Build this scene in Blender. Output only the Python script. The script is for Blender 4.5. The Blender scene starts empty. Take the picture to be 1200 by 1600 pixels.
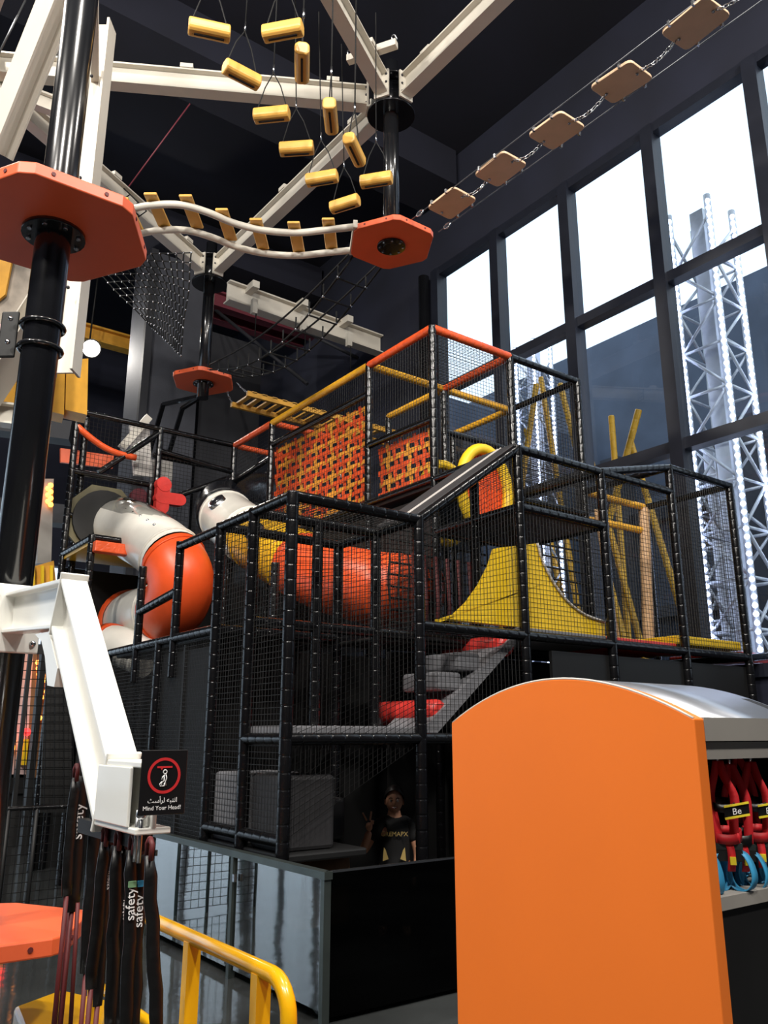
import bpy, bmesh, math, random
from mathutils import Vector, Matrix
random.seed(7)
sc = bpy.context.scene
col = sc.collection
PI = math.pi

# ------------------------------------------------------------------ camera
F = 1290.0
PITCH, YAW, EYE = math.radians(15.1), math.radians(-36.6), 1.65
cam_d = bpy.data.cameras.new('camera')
cam = bpy.data.objects.new('camera', cam_d)
col.objects.link(cam)
cam.location = (0, 0, EYE)
cam.rotation_euler = (PI / 2 + PITCH, 0, YAW)
cam_d.sensor_fit = 'VERTICAL'
cam_d.sensor_height = 36.0
cam_d.lens = 36.0 * F / 1600.0
cam_d.clip_start = 0.05
cam_d.clip_end = 200
sc.camera = cam

# ------------------------------------------------------------------ world, exposure
world = bpy.data.worlds.new('overcast_sky')
sc.world = world
world.use_nodes = True
bg = world.node_tree.nodes['Background']
bg.inputs['Color'].default_value = (0.80, 0.90, 1.0, 1)
bg.inputs['Strength'].default_value = 2.2
sc.view_settings.view_transform = 'Standard'
sc.view_settings.look = 'None'
sc.view_settings.exposure = -0.3
sc.view_settings.gamma = 1.0
sc.view_settings.use_curve_mapping = False

# lamps of the hall and one added out of view: position, aim, power, size (each gets its housing further down)
LAMPS = [
    ((-2.2, -2.6, 10.6), (1.6, 5.0, 2.0), 800, 0.7),
    ((3.4, -3.0, 10.6), (3.0, 4.5, 2.0), 800, 0.7),
    ((-4.6, 3.6, 10.2), (3.0, 7.0, 4.0), 800, 0.7),
    ((-4.8, 0.2, 8.6), (3.5, 6.6, 5.5), 500, 0.7),
    ((0.6, 1.6, 10.8), (0.9, 3.0, 0.0), 500, 0.45),
    ((-1.0, 9.0, 11.2), (2.5, 10.0, 3.0), 500, 0.45),
    ((4.96, 18.0, 10.25), (4.6, 12.0, 6.0), 110, 0.42),
    ((7.4, 0.6, 11.8), (6.0, 7.5, 4.0), 320, 0.42),  # added lamp out of view, brightens the right of the play frame
]
for n_, (p_, t_, w_, s_) in enumerate(LAMPS):
    l_ = bpy.data.lights.new('high_bay_light', 'AREA')
    l_.shape = 'DISK'
    l_.size = s_
    l_.energy = w_
    l_.color = (1.0, 0.95, 0.88)
    lo_ = bpy.data.objects.new('high_bay_light', l_)
    col.objects.link(lo_)
    d_ = (Vector(t_) - Vector(p_)).normalized()
    lo_.location = Vector(p_) + d_ * 0.03
    lo_.rotation_euler = d_.to_track_quat('-Z', 'Y').to_euler()

# ------------------------------------------------------------------ pixel helpers
_fw = Vector((-math.sin(YAW) * math.cos(PITCH), math.cos(YAW) * math.cos(PITCH), math.sin(PITCH)))
_rt = Vector((math.cos(YAW), math.sin(YAW), 0))
_up = _rt.cross(_fw)
def at(x, y, X=None, Y=None, Z=None, D=None):
    r = _fw + _rt * ((x - 600) / F) + _up * ((800 - y) / F)
    if X is not None: t = X / r.x
    elif Y is not None: t = Y / r.y
    elif Z is not None: t = (Z - EYE) / r.z
    else: t = D
    return Vector((0, 0, EYE)) + r * t

# ------------------------------------------------------------------ materials
def lin(r, g, b):
    f = lambda c: (c / 255 / 12.92) if c / 255 <= 0.04045 else ((c / 255 + 0.055) / 1.055) ** 2.4
    return (f(r), f(g), f(b))
MATS = {}
def mat(name, rgb, rough=0.5, metal=0.0, var=0.12, scale=6.0, bump=0.0, bscale=40.0, coat=0.0, spec=0.5, emit=None):
    m = bpy.data.materials.new(name)
    m.use_nodes = True
    nt = m.node_tree
    b = nt.nodes['Principled BSDF']
    c = lin(*rgb)
    tc = nt.nodes.new('ShaderNodeTexCoord')
    nz = nt.nodes.new('ShaderNodeTexNoise')
    nz.inputs['Scale'].default_value = scale
    nz.inputs['Detail'].default_value = 4
    nt.links.new(tc.outputs['Object'], nz.inputs['Vector'])
    rp = nt.nodes.new('ShaderNodeValToRGB')
    rp.color_ramp.elements[0].position = 0.3
    rp.color_ramp.elements[1].position = 0.7
    rp.color_ramp.elements[0].color = (*[v * (1 - var) for v in c], 1)
    rp.color_ramp.elements[1].color = (*[min(1, v * (1 + var)) for v in c], 1)
    nt.links.new(nz.outputs['Fac'], rp.inputs['Fac'])
    nt.links.new(rp.outputs['Color'], b.inputs['Base Color'])
    b.inputs['Roughness'].default_value = rough
    b.inputs['Metallic'].default_value = metal
    b.inputs['Specular IOR Level'].default_value = spec
    if coat:
        b.inputs['Coat Weight'].default_value = coat
        b.inputs['Coat Roughness'].default_value = 0.08
    if bump:
        n2 = nt.nodes.new('ShaderNodeTexNoise')
        n2.inputs['Scale'].default_value = bscale
        n2.inputs['Detail'].default_value = 2
        nt.links.new(tc.outputs['Object'], n2.inputs['Vector'])
        bp = nt.nodes.new('ShaderNodeBump')
        bp.inputs['Strength'].default_value = bump
        bp.inputs['Distance'].default_value = 0.02
        nt.links.new(n2.outputs['Fac'], bp.inputs['Height'])
        nt.links.new(bp.outputs['Normal'], b.inputs['Normal'])
    if emit:
        b.inputs['Emission Color'].default_value = (*lin(*emit[:3]), 1)
        b.inputs['Emission Strength'].default_value = emit[3]
    MATS[name] = m
    return m
def glassmat(name, tint, refl=0.12, rough=0.01, fres=True):
    m = bpy.data.materials.new(name)
    m.use_nodes = True
    nt = m.node_tree
    nt.nodes.clear()
    out = nt.nodes.new('ShaderNodeOutputMaterial')
    tr = nt.nodes.new('ShaderNodeBsdfTransparent')
    tr.inputs['Color'].default_value = (*tint, 1)
    gl = nt.nodes.new('ShaderNodeBsdfGlossy')
    gl.inputs['Roughness'].default_value = rough
    nz = nt.nodes.new('ShaderNodeTexNoise')
    nz.inputs['Scale'].default_value = 1.1
    bp = nt.nodes.new('ShaderNodeBump')
    bp.inputs['Strength'].default_value = 0.04
    bp.inputs['Distance'].default_value = 0.05
    nt.links.new(nz.outputs['Fac'], bp.inputs['Height'])
    nt.links.new(bp.outputs['Normal'], gl.inputs['Normal'])
    fr = nt.nodes.new('ShaderNodeLayerWeight')
    fr.inputs['Blend'].default_value = 0.5
    pw = nt.nodes.new('ShaderNodeMath')
    pw.operation = 'POWER'
    pw.inputs[1].default_value = 3.5
    nt.links.new(fr.outputs['Facing'], pw.inputs[0])
    ad = nt.nodes.new('ShaderNodeMath')
    ad.operation = 'MULTIPLY_ADD'
    ad.use_clamp = True
    ad.inputs[1].default_value = 0.8
    ad.inputs[2].default_value = refl
    nt.links.new(pw.outputs[0], ad.inputs[0])
    mx = nt.nodes.new('ShaderNodeMixShader')
    nt.links.new(ad.outputs[0], mx.inputs['Fac'])
    nt.links.new(tr.outputs[0], mx.inputs[1])
    nt.links.new(gl.outputs[0], mx.inputs[2])
    nt.links.new(mx.outputs[0], out.inputs['Surface'])
    MATS[name] = m
    return m

mat('vinyl_black', (13, 13, 15), 0.22, bump=0.12, bscale=22, var=0.2)
mat('net_black', (7, 7, 8), 0.6)
mat('steel_black', (20, 21, 24), 0.22, coat=0.6)
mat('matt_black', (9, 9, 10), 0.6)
mat('dark_wall', (25, 28, 44), 0.85, scale=0.6, var=0.3)  # blue lifted in the colour to imitate lens glare by the windows
mat('ceiling_dark', (20, 22, 36), 0.9, scale=0.5, var=0.3)  # colour lifted towards blue for the same window glare
mat('dark_grey', (36, 37, 43), 0.7, scale=1.5, var=0.15)
mat('atrium_grey', (78, 88, 106), 0.7, scale=1.0, var=0.2)
mat('concrete_grey', (64, 66, 74), 0.75, scale=2.0, var=0.15, bump=0.1)
mat('floor_concrete', (54, 56, 56), 0.07, scale=0.9, var=0.45, bump=0.08, bscale=5.0, spec=0.8)
mat('beam_white', (204, 198, 186), 0.42, scale=2, var=0.05)
mat('arm_white', (238, 237, 230), 0.3, scale=3, var=0.03, coat=0.3)
mat('platform_orange', (224, 98, 58), 0.42, scale=3, var=0.05)
mat('board_orange', (240, 122, 40), 0.5, scale=2, var=0.02)
mat('pad_orange', (232, 92, 44), 0.32, bump=0.3, bscale=26)
mat('pad_red', (214, 58, 52), 0.36, bump=0.2, bscale=20)
mat('pad_yellow', (228, 168, 40), 0.32, bump=0.3, bscale=26)
mat('foam_yellow', (238, 196, 34), 0.45, var=0.05)
mat('step_yellow', (222, 170, 80), 0.4, var=0.06)
mat('rail_yellow', (240, 178, 14), 0.26, coat=0.4, var=0.03)
mat('plate_tan', (226, 188, 152), 0.45, var=0.05)
mat('tube_white', (228, 224, 214), 0.3, var=0.04, coat=0.3)
mat('tube_orange', (224, 82, 34), 0.38, var=0.06)
mat('tube_yellow', (226, 172, 28), 0.38, var=0.06)
mat('tube_black', (26, 27, 32), 0.25, coat=0.5)
mat('strap_orange', (232, 84, 30), 0.6, var=0.15, scale=20)
mat('strap_yellow', (236, 160, 50), 0.6, var=0.15, scale=20)
mat('mat_grey', (120, 120, 124), 0.55, var=0.08)
mat('mat_dark', (42, 41, 43), 0.6, var=0.1)
mat('rope_black', (7, 7, 8), 0.8)
mat('wire_grey', (120, 122, 126), 0.4, metal=0.8)
mat('steel', (190, 192, 196), 0.25, metal=1.0)
mat('alu_roof', (176, 180, 188), 0.32, metal=0.9, scale=1.2)
mat('fascia_grey', (150, 146, 140), 0.5, scale=3)
mat('frame_navy', (26, 29, 40), 0.45)
mat('tower_silver', (200, 204, 212), 0.35, metal=0.3)
mat('led_white', (255, 255, 255), 0.5, emit=(214, 222, 255, 9.0))
mat('lamp_glow', (255, 255, 255), 0.5, emit=(255, 248, 236, 18.0))
mat('bulb_amber', (255, 170, 90), 0.5, emit=(255, 150, 60, 7.0))
mat('bulb_red', (255, 60, 60), 0.5, emit=(255, 40, 40, 6.0))
mat('girder_red', (104, 40, 52), 0.6)
mat('girder_yellow', (206, 150, 50), 0.55)
mat('fence_steel', (84, 92, 90), 0.3, metal=0.7)
mat('webbing_black', (12, 12, 13), 0.4, bump=0.25, bscale=18)
mat('tab_green', (120, 160, 120), 0.5)
mat('plate_olive', (98, 92, 66), 0.6)
mat('cord_maroon', (92, 28, 30), 0.6)
mat('strap_red', (206, 32, 40), 0.55, var=0.15)
mat('strap_blue', (58, 150, 196), 0.5, var=0.12)
mat('print_white', (236, 236, 236), 0.5, var=0.01)
mat('print_red', (200, 40, 44), 0.5, var=0.02)
mat('print_gold', (186, 160, 96), 0.6, var=0.05)
mat('print_yellow', (236, 214, 50), 0.5, var=0.02)
mat('sign_black', (18, 18, 20), 0.35, var=0.02)
mat('mural', (150, 140, 128), 0.7, var=0.5, scale=3)
mat('pale_pink', (206, 178, 174), 0.6, var=0.1)
mat('board_pale', (206, 200, 194), 0.6, var=0.05)
mat('post_tan', (190, 152, 112), 0.5, bump=0.3)
mat('wood_brown', (120, 82, 48), 0.6, var=0.2)
mat('skin', (196, 142, 112), 0.55, var=0.05)
mat('hair', (20, 16, 15), 0.45)
mat('shirt', (18, 18, 20), 0.8)
mat('trouser', (40, 42, 52), 0.8)
mat('eye_white', (230, 226, 220), 0.3)
mat('lip', (160, 84, 76), 0.5)
glassmat('window_glass', (0.90, 0.94, 0.97), 0.03)
glassmat('fence_glass', (0.40, 0.47, 0.44), 0.42, 0.02)
glassmat('smoked_glass', (0.06, 0.065, 0.07), 0.02, 0.03)
glassmat('clear_plastic', (0.85, 0.86, 0.86), 0.18, 0.08)

# ------------------------------------------------------------------ mesh builder
class MB:
    def __init__(s): s.v = []; s.f = []; s.sm = []
    def add(s, vs, fs, smooth=False):
        o = len(s.v)
        s.v += [Vector(v) for v in vs]
        s.f += [tuple(i + o for i in f) for f in fs]
        s.sm += [smooth] * len(fs)
        return s
    def box(s, c, size, R=None):
        hx, hy, hz = size[0] / 2, size[1] / 2, size[2] / 2
        vs = [Vector((x, y, z)) for x in (-hx, hx) for y in (-hy, hy) for z in (-hz, hz)]
        if R is not None: vs = [R @ v for v in vs]
        c = Vector(c)
        return s.add([v + c for v in vs], [(0, 1, 3, 2), (4, 6, 7, 5), (0, 4, 5, 1), (2, 3, 7, 6), (0, 2, 6, 4), (1, 5, 7, 3)])
    def span(s, a, b):
        a, b = Vector(a), Vector(b)
        return s.box((a + b) / 2, [abs(b[i] - a[i]) for i in range(3)])
    def bar(s, p0, p1, w, h, up=(0, 0, 1)):
        p0, p1 = Vector(p0), Vector(p1)
        d = (p1 - p0)
        L = d.length
        d = d.normalized()
        side = d.cross(Vector(up))
        if side.length < 1e-4: side = d.cross(Vector((1, 0, 0)))
        side.normalize()
        u = side.cross(d)
        R = Matrix((side, d, u)).transposed()
        return s.box((p0 + p1) / 2, (w, L, h), R)
    def ibeam(s, p0, p1, depth, width, tf=0.03, tw=0.03, up=(0, 0, 1)):
        p0, p1 = Vector(p0), Vector(p1)
        d = (p1 - p0).normalized()
        side = d.cross(Vector(up)).normalized()
        u = side.cross(d)
        o = u * (depth / 2 - tf / 2)
        s.bar(p0 + o, p1 + o, width, tf, u)
        s.bar(p0 - o, p1 - o, width, tf, u)
        s.bar(p0, p1, tw, depth - 2 * tf, u)
        return s
    def rings(s, cs, frames, rs, n=10, cap=True, smooth=True, squash=(1, 1)):
        vs, fs = [], []
        for c, (a, b), r in zip(cs, frames, rs):
            for k in range(n):
                t = 2 * PI * k / n
                vs.append(c + a * (math.cos(t) * r * squash[0]) + b * (math.sin(t) * r * squash[1]))
        m = len(cs)
        for i in range(m - 1):
            for k in range(n):
                k2 = (k + 1) % n
                fs.append((i * n + k, i * n + k2, (i + 1) * n + k2, (i + 1) * n + k))
        s.add(vs, fs, smooth)
        if cap:
            o = len(s.v) - m * n
            s.f += [tuple(o + k for k in range(n))[::-1], tuple(o + (m - 1) * n + k for k in range(n))]
            s.sm += [False, False]
        return s
    def tube(s, pts, r, n=8, cap=True, squash=(1, 1), ref=None):
        pts = [Vector(p) for p in pts]
        rs = r if isinstance(r, (list, tuple)) else [r] * len(pts)
        fr = []
        a = None
        for i, p in enumerate(pts):
            d = (pts[min(i + 1, len(pts) - 1)] - pts[max(i - 1, 0)]).normalized()
            if a is None:
                q = Vector(ref) if ref else (Vector((0, 0, 1)) if abs(d.z) < 0.9 else Vector((1, 0, 0)))
                a = (q - d * q.dot(d)).normalized()
            else:
                a = (a - d * a.dot(d)).normalized()
            fr.append((a, d.cross(a)))
        return s.rings(pts, fr, rs, n, cap, True, squash)
    def pad(s, p0, p1, r=0.045, pitch=0.115, n=8):
        p0, p1 = Vector(p0), Vector(p1)
        L = (p1 - p0).length
        k = max(2, int(L / pitch))
        pts, rs = [], []
        for i in range(k):
            for t, q in ((0.0, 0.92), (0.05, 0.99), (0.12, 1.0), (0.88, 1.0), (0.95, 0.99)):
                pts.append(p0.lerp(p1, (i + t) / k))
                rs.append(r * q)
        pts.append(p1)
        rs.append(r * 0.9)
        return s.tube(pts, rs, n)
    def cyl(s, p0, p1, r, n=12, r2=None):
        return s.tube([p0, p1], [r, r if r2 is None else r2], n)
    def prism(s, poly, dirv):
        n = len(poly)
        d = Vector(dirv)
        vs = [Vector(p) for p in poly] + [Vector(p) + d for p in poly]
        fs = [tuple(range(n))[::-1], tuple(range(n, 2 * n))] + [(i, (i + 1) % n, n + (i + 1) % n, n + i) for i in range(n)]
        return s.add(vs, fs)
    def ball(s, c, r, n=8, m=6, sc_=(1, 1, 1)):
        c = Vector(c)
        vs, fs = [], []
        for i in range(1, m):
            for k in range(n):
                a, b = PI * i / m, 2 * PI * k / n
                vs.append(c + Vector((r * sc_[0] * math.sin(a) * math.cos(b), r * sc_[1] * math.sin(a) * math.sin(b), r * sc_[2] * math.cos(a))))
        vs += [c + Vector((0, 0, r * sc_[2])), c - Vector((0, 0, r * sc_[2]))]
        T, B = len(vs) - 2, len(vs) - 1
        for i in range(m - 2):
            for k in range(n):
                k2 = (k + 1) % n
                fs.append((i * n + k, (i + 1) * n + k, (i + 1) * n + k2, i * n + k2))
        for k in range(n):
            k2 = (k + 1) % n
            fs += [(T, k, k2), (B, (m - 2) * n + k2, (m - 2) * n + k)]
        return s.add(vs, fs, True)
    def strand(s, a, b, r):
        a, b = Vector(a), Vector(b)
        d = (b - a).normalized()
        q = d.cross(Vector((0.3, 0.5, 0.81)))
        q.normalize()
        w = d.cross(q)
        vs = []
        for p in (a, b):
            for t in (0, 2.094, 4.189): vs.append(p + q * (r * math.cos(t)) + w * (r * math.sin(t)))
        return s.add(vs, [(0, 1, 4, 3), (1, 2, 5, 4), (2, 0, 3, 5)])
    def net(s, p00, p10, p11, p01, cell=0.045, r=0.0027):
        p00, p10, p11, p01 = map(Vector, (p00, p10, p11, p01))
        nu = max(1, round(((p10 - p00).length + (p11 - p01).length) / 2 / cell))
        nv = max(1, round(((p01 - p00).length + (p11 - p10).length) / 2 / cell))
        for i in range(nu + 1):
            t = i / nu
            s.strand(p00.lerp(p10, t), p01.lerp(p11, t), r)
        for i in range(nv + 1):
            t = i / nv
            s.strand(p00.lerp(p01, t), p10.lerp(p11, t), r)
        return s
    def build(s, name, m, parent=None, kind=None, bevel=0):
        base = Vector(parent['_base']) if parent is not None and '_base' in parent else Vector((0, 0, 0))
        me = bpy.data.meshes.new(name)
        if parent is None:
            lo = Vector([min(v[i] for v in s.v) for i in range(3)])
            hi = Vector([max(v[i] for v in s.v) for i in range(3)])
            base = Vector(((lo.x + hi.x) / 2, (lo.y + hi.y) / 2, lo.z))
        me.from_pydata([v - base for v in s.v], [], s.f)
        me.polygons.foreach_set('use_smooth', s.sm)
        me.materials.append(MATS[m])
        bm = bmesh.new()
        bm.from_mesh(me)
        bmesh.ops.recalc_face_normals(bm, faces=bm.faces)
        bm.to_mesh(me)
        bm.free()
        me.update()
        o = bpy.data.objects.new(name, me)
        col.objects.link(o)
        if parent is not None: o.parent = parent
        else: o.location = base
        if parent is not None and '_own' in parent: pass
        if kind: o['kind'] = kind
        if bevel:
            md = o.modifiers.new('bevel', 'BEVEL')
            md.width = bevel
            md.segments = 2
            md.limit_method = 'ANGLE'
        o['_base'] = base
        return o

BASES = []
def thing(name, label, cat, loc, group=None):
    o = bpy.data.objects.new(name, None)
    col.objects.link(o)
    o.location = loc
    o['_base'] = Vector(loc)
    o['label'] = label
    o['category'] = cat
    if group: o['group'] = group
    return o
def tag(o, label, cat, group=None):
    o['label'] = label
    o['category'] = cat
    if group: o['group'] = group
    return o
def copy_tree(o, parent=None):
    c = o.copy()
    col.objects.link(c)
    c.parent = parent
    for ch in list(o.children): copy_tree(ch, c)
    return c
def text_mesh(txt, size, m, name, parent, origin, xdir, ydir, align='CENTER', depth=0.001):
    cu = bpy.data.curves.new('text', 'FONT')
    cu.body = txt
    cu.size = size
    cu.extrude = depth
    cu.align_x = align
    cu.resolution_u = 3
    ob = bpy.data.objects.new('text', cu)
    col.objects.link(ob)
    dg = bpy.context.evaluated_depsgraph_get()
    me = bpy.data.meshes.new_from_object(ob.evaluated_get(dg))
    bpy.data.objects.remove(ob)
    X, Yv = Vector(xdir).normalized(), Vector(ydir).normalized()
    Zv = X.cross(Yv)
    base = Vector(parent['_base']) if parent is not None else Vector((0, 0, 0))
    og = Vector(origin)
    for v in me.vertices: v.co = og + X * v.co.x + Yv * v.co.y + Zv * v.co.z - base
    me.materials.clear()
    me.materials.append(MATS[m])
    o = bpy.data.objects.new(name, me)
    col.objects.link(o)
    o.parent = parent
    return o
def struct(mb, name, m, parent=None, bevel=0):
    o = mb.build(name, m, parent, None, bevel)
    if parent is None: o['kind'] = 'structure'
    return o
def spline(pts, n=8):
    P = [Vector(p) for p in pts]
    out = []
    for i in range(len(P) - 1):
        a, b, c, d = P[max(i - 1, 0)], P[i], P[i + 1], P[min(i + 2, len(P) - 1)]
        for k in range(n):
            t = k / n
            out.append(0.5 * ((2 * b) + (c - a) * t + (2 * a - 5 * b + 4 * c - d) * t * t + (3 * b - a - 3 * c + d) * t ** 3))
    out.append(P[-1])
    return out

# ================================================================== SETTING
GLX = 9.7                                   # plane of the glazed wall
struct(MB().span((-6.2, -6.2, -0.1), (26, 24, 0)), 'floor', 'floor_concrete')
struct(MB().span((-6.2, -6.2, 13.0), (GLX + 0.3, 24, 13.2)), 'ceiling', 'ceiling_dark')
struct(MB().span((6.9, 22.6, 0), (GLX + 0.3, 22.9, 13)).span((-6.2, 22.6, 6.0), (6.9, 22.9, 13)).span((-6.2, 22.6, 0), (6.9, 22.9, 0.25)), 'wall_back', 'dark_wall')
struct(MB().span((-6.2, -6.2, 0), (GLX + 0.3, -5.9, 13)), 'wall_front', 'dark_wall')
w = MB()
w.span((GLX, 11.33, 0), (GLX + 0.25, 22.6, 13)).span((GLX, -5.9, 10.7), (GLX + 0.25, 11.33, 13)).span((GLX, -5.9, 0), (GLX + 0.25, 11.33, 2.35)).span((GLX, -5.9, 2.35), (GLX + 0.25, 1.1, 10.7))
struct(w, 'wall_right', 'dark_wall')
struct(MB().span((-6.2, -5.9, 0), (-5.95, 12.0, 13)).span((-6.2, 12.0, 5.2), (-5.95, 22.6, 13)).span((-6.2, 12.0, 0), (-5.95, 22.6, 0.25)), 'wall_left', 'dark_wall')
win3 = thing('window_3', 'x', 'x', (-6.07, 17.3, 0.25))
del win3['category'], win3['label']
win3['kind'] = 'structure'
for k in range(7):
    MB().span((-6.15, 12.0 + k * 1.76 - 0.06, 0.25), (-6.0, 12.0 + k * 1.76 + 0.06, 5.2)).build('mullion', 'frame_navy', win3)
for k in range(6):
    MB().span((-6.08, 12.06 + k * 1.76, 0.25), (-6.07, 13.7 + k * 1.76, 5.2)).build('pane', 'window_glass', win3)
# lit shop front in the back wall left of the frame (mirrored in the floor and the low glass fence)
win2 = thing('window_2', 'x', 'x', (-0.7, 22.75, 0.25))
del win2['category'], win2['label']
win2['kind'] = 'structure'
for k in range(8):
    MB().span((-6.0 + k * 1.843 - 0.06, 22.66, 0.25), (-6.0 + k * 1.843 + 0.06, 22.84, 6.0)).build('mullion', 'frame_navy', win2)
for k in range(7):
    MB().span((-5.94 + k * 1.843, 22.745, 0.25), (-4.217 + k * 1.843, 22.755, 6.0)).build('pane', 'window_glass', win2)
# glazed wall
win1 = thing('window_1', 'x', 'x', (GLX, 6.2, 2.35))
del win1['category'], win1['label']
win1['kind'] = 'structure'
MY = [1.19, 2.86, 4.53, 6.2, 7.88, 9.55, 11.23]
RZ = [2.4, 5.5, 8.05, 10.62]
for i, y in enumerate(MY):
    m_ = MB().span((GLX - 0.06, y - 0.07, 2.35), (GLX + 0.16, y + 0.07, 10.7))
    m_.span((GLX - 0.12, y - 0.1, 2.35), (GLX - 0.06, y + 0.1, 10.66))
    m_.build('mullion', 'frame_navy', win1)
for z in RZ:
    MB().span((GLX - 0.06, 1.19, z - 0.08), (GLX + 0.14, 11.23, z + 0.08)).build('transom', 'frame_navy', win1)
for i in range(6):
    for j in range(3):
        MB().span((GLX + 0.03, MY[i] + 0.05, RZ[j] + 0.05), (GLX + 0.045, MY[i + 1] - 0.05, RZ[j + 1] - 0.05)).build('pane', 'window_glass', win1)
# space beyond the glazing
struct(MB().span((19, -2, 0), (19.3, 24, 13.2)), 'wall_far', 'atrium_grey')
struct(MB().span((10.2, 15.5, 0), (19, 15.8, 10.4)), 'wall_end', 'atrium_grey')
for k, (x, y) in enumerate(((18.6, 6.0), (18.6, 10.0), (18.6, 14.0), (14, 15.3))):
    struct(MB().span((x - 0.3, y - 0.3, 0), (x + 0.3, y + 0.3, 9.2)), 'trim_%d' % (k + 1), 'concrete_grey')
struct(MB().span((18.6, -1, 7.2), (18.95, 15, 7.5)), 'trim_5', 'frame_navy')
struct(MB().span((18.6, -1, 4.6), (18.95, 15, 4.9)), 'trim_6', 'concrete_grey')
# ceiling ducts
for k, (y, z) in enumerate(((10.5, 12.2), (15.5, 12.0))):
    d = MB().span((-6, y, z), (GLX - 0.1, y + 1.1, z + 0.8))
    tag(d.build('ventilation_duct', 'ceiling_dark'), ['dark rectangular ventilation duct under the ceiling above the hanging steps', 'dark rectangular ventilation duct under the ceiling further back by the red girders'][k], 'duct', 'ceiling ducts')
# columns at the back
c = thing('concrete_column', 'grey square concrete column behind the tube slide tower', 'column', (6.1, 16.4, 0))
MB().span((5.5, 16.0, 0), (6.75, 17.0, 13)).build('shaft', 'concrete_grey', c)
MB().span((5.46, 15.9, 0), (5.62, 16.02, 13)).build('corner_channel', 'dark_grey', c)
tag(MB().span((6.9, 16.2, 0), (8.4, 16.4, 10.6)).build('partition_wall', 'dark_grey'), 'flat dark grey partition wall to the right of the concrete column', 'partition')
# lamps: housings
LL = ['round high bay lamp high on the wall behind the viewer, left', 'round high bay lamp high on the wall behind the viewer, right', 'round floodlight on the left wall side', 'round floodlight low behind the viewer', 'round high bay lamp above the white arm', 'round high bay lamp above the left side of the hall', 'glowing round high bay lamp under the yellow crane girder', 'round lamp added out of view under the ceiling, aimed at the play frame']
for n_, (p_, t_, w_, s_) in enumerate(LAMPS):
    p_, t_ = Vector(p_), Vector(t_)
    d_ = (t_ - p_).normalized()
    t = thing('high_bay_lamp', LL[n_], 'lamp', p_, 'hall lamps')
    MB().tube([p_ - d_ * 0.34, p_ - d_ * 0.3, p_ - d_ * 0.12, p_ - d_ * 0.02], [0.06, 0.12, s_ * 0.45, s_ * 0.54], 20).build('housing', 'matt_black', t)
    MB().cyl(p_ - d_ * 0.02, p_ + d_ * 0.005, s_ * 0.46, 20).build('lens', 'lamp_glow', t)
    MB().cyl(p_ - d_ * 0.34, Vector((p_.x, p_.y, 13.0)), 0.02, 6).build('hanger', 'matt_black', t)

# ================================================================== ROPES COURSE
P1, P2, P3, P4 = Vector((0.97, 4.52, 0)), Vector((5.43, 7.16, 0)), Vector((5.33, 12.38, 0)), Vector((0.9, 9.75, 0))
ZB = 9.62                                   # centre height of the white beams
def v3(p, z): return Vector((p.x, p.y, z))
def hexpoly(c, r, z, rc=0.05):
    out = []
    for k in range(6):
        a = PI / 3 * k
        v = Vector((c.x + r * math.cos(a), c.y + r * math.sin(a), z))
        for da in (-1, 1):
            b = a + da * PI * 2 / 3
            out.append(v + Vector((math.cos(b), math.sin(b), 0)) * rc)
    return out
def hex_platform(c, z, label, holes=True):
    t = thing('hexagonal_platform', label, 'platform', v3(c, z), 'orange rope course platforms')
    MB().prism(hexpoly(c, 0.56, z - 0.06), (0, 0, 0.075)).build('deck', 'platform_orange', t, bevel=0.008)
    fl = MB().tube([v3(c, z - 0.085), v3(c, z - 0.06)], 0.175, 24).build('flange', 'steel_black', t)
    for k in range(8):
        a = 2 * PI * k / 8 + 0.2
        q = c + Vector((0.142 * math.cos(a), 0.142 * math.sin(a), 0))
        MB().cyl(v3(q, z - 0.1), v3(q, z - 0.08), 0.013, 6).build('bolt', 'steel', fl)
    if holes:
        for k in range(6):
            a0, a1 = PI / 3 * k, PI / 3 * (k + 1)
            for s_ in (0.25, 0.75):
                e = Vector((math.cos(a0), math.sin(a0), 0)).lerp(Vector((math.cos(a1), math.sin(a1), 0)), s_) * 0.561
                n_ = Vector((math.cos((a0 + a1) / 2), math.sin((a0 + a1) / 2), 0))
                MB().cyl(v3(c + e, z - 0.02), v3(c + e, z - 0.02) + n_ * 0.004, 0.012, 8).build('edge_hole', 'cord_maroon', t)
    return t
hex_platform(P1, 4.52, 'big orange hexagonal platform around the thick pole at upper left')
hex_platform(P2, 7.54, 'orange hexagonal platform hanging at the end of the curved white bridge')
hex_platform(P3, 7.54, 'small orange hexagonal platform in front of the dark wall above the slide tower')
hex_platform(P1, 0.78, 'low orange hexagonal platform at the bottom left edge beside the lanyards')
hex_platform(P4, 7.54, 'orange hexagonal platform hidden behind the thick pole')
def pole(c, z0, z1, label, r=0.098, hub=True):
    t = thing('steel_pole', label, 'pole', v3(c, z0), 'black rope course poles')
    MB().cyl(v3(c, z0), v3(c, z1), r, 28).build('shaft', 'steel_black', t)
    if hub:
        MB().tube([v3(c, ZB - 0.24), v3(c, ZB - 0.21)], 0.31, 26).build('hub_disc', 'steel_black', t)
        MB().cyl(v3(c, ZB - 0.21), v3(c, ZB + 0.25), 0.15, 8).build('hub_core', 'steel_black', t)
        MB().tube([v3(c, ZB + 0.22), v3(c, ZB + 0.25)], 0.27, 20).build('hub_cap', 'steel_black', t)
    return t
t = pole(P1, 0, 10.0, 'thick glossy black steel pole at the left edge')
for zz in (3.72, 3.86):
    ring = [v3(P1, zz) + Vector((0.112 * math.cos(a), 0.112 * math.sin(a), 0)) for a in [2 * PI * k / 24 for k in range(25)]]
    MB().tube(ring, 0.014, 8).build('clamp_ring', 'steel_black', t)
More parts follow.
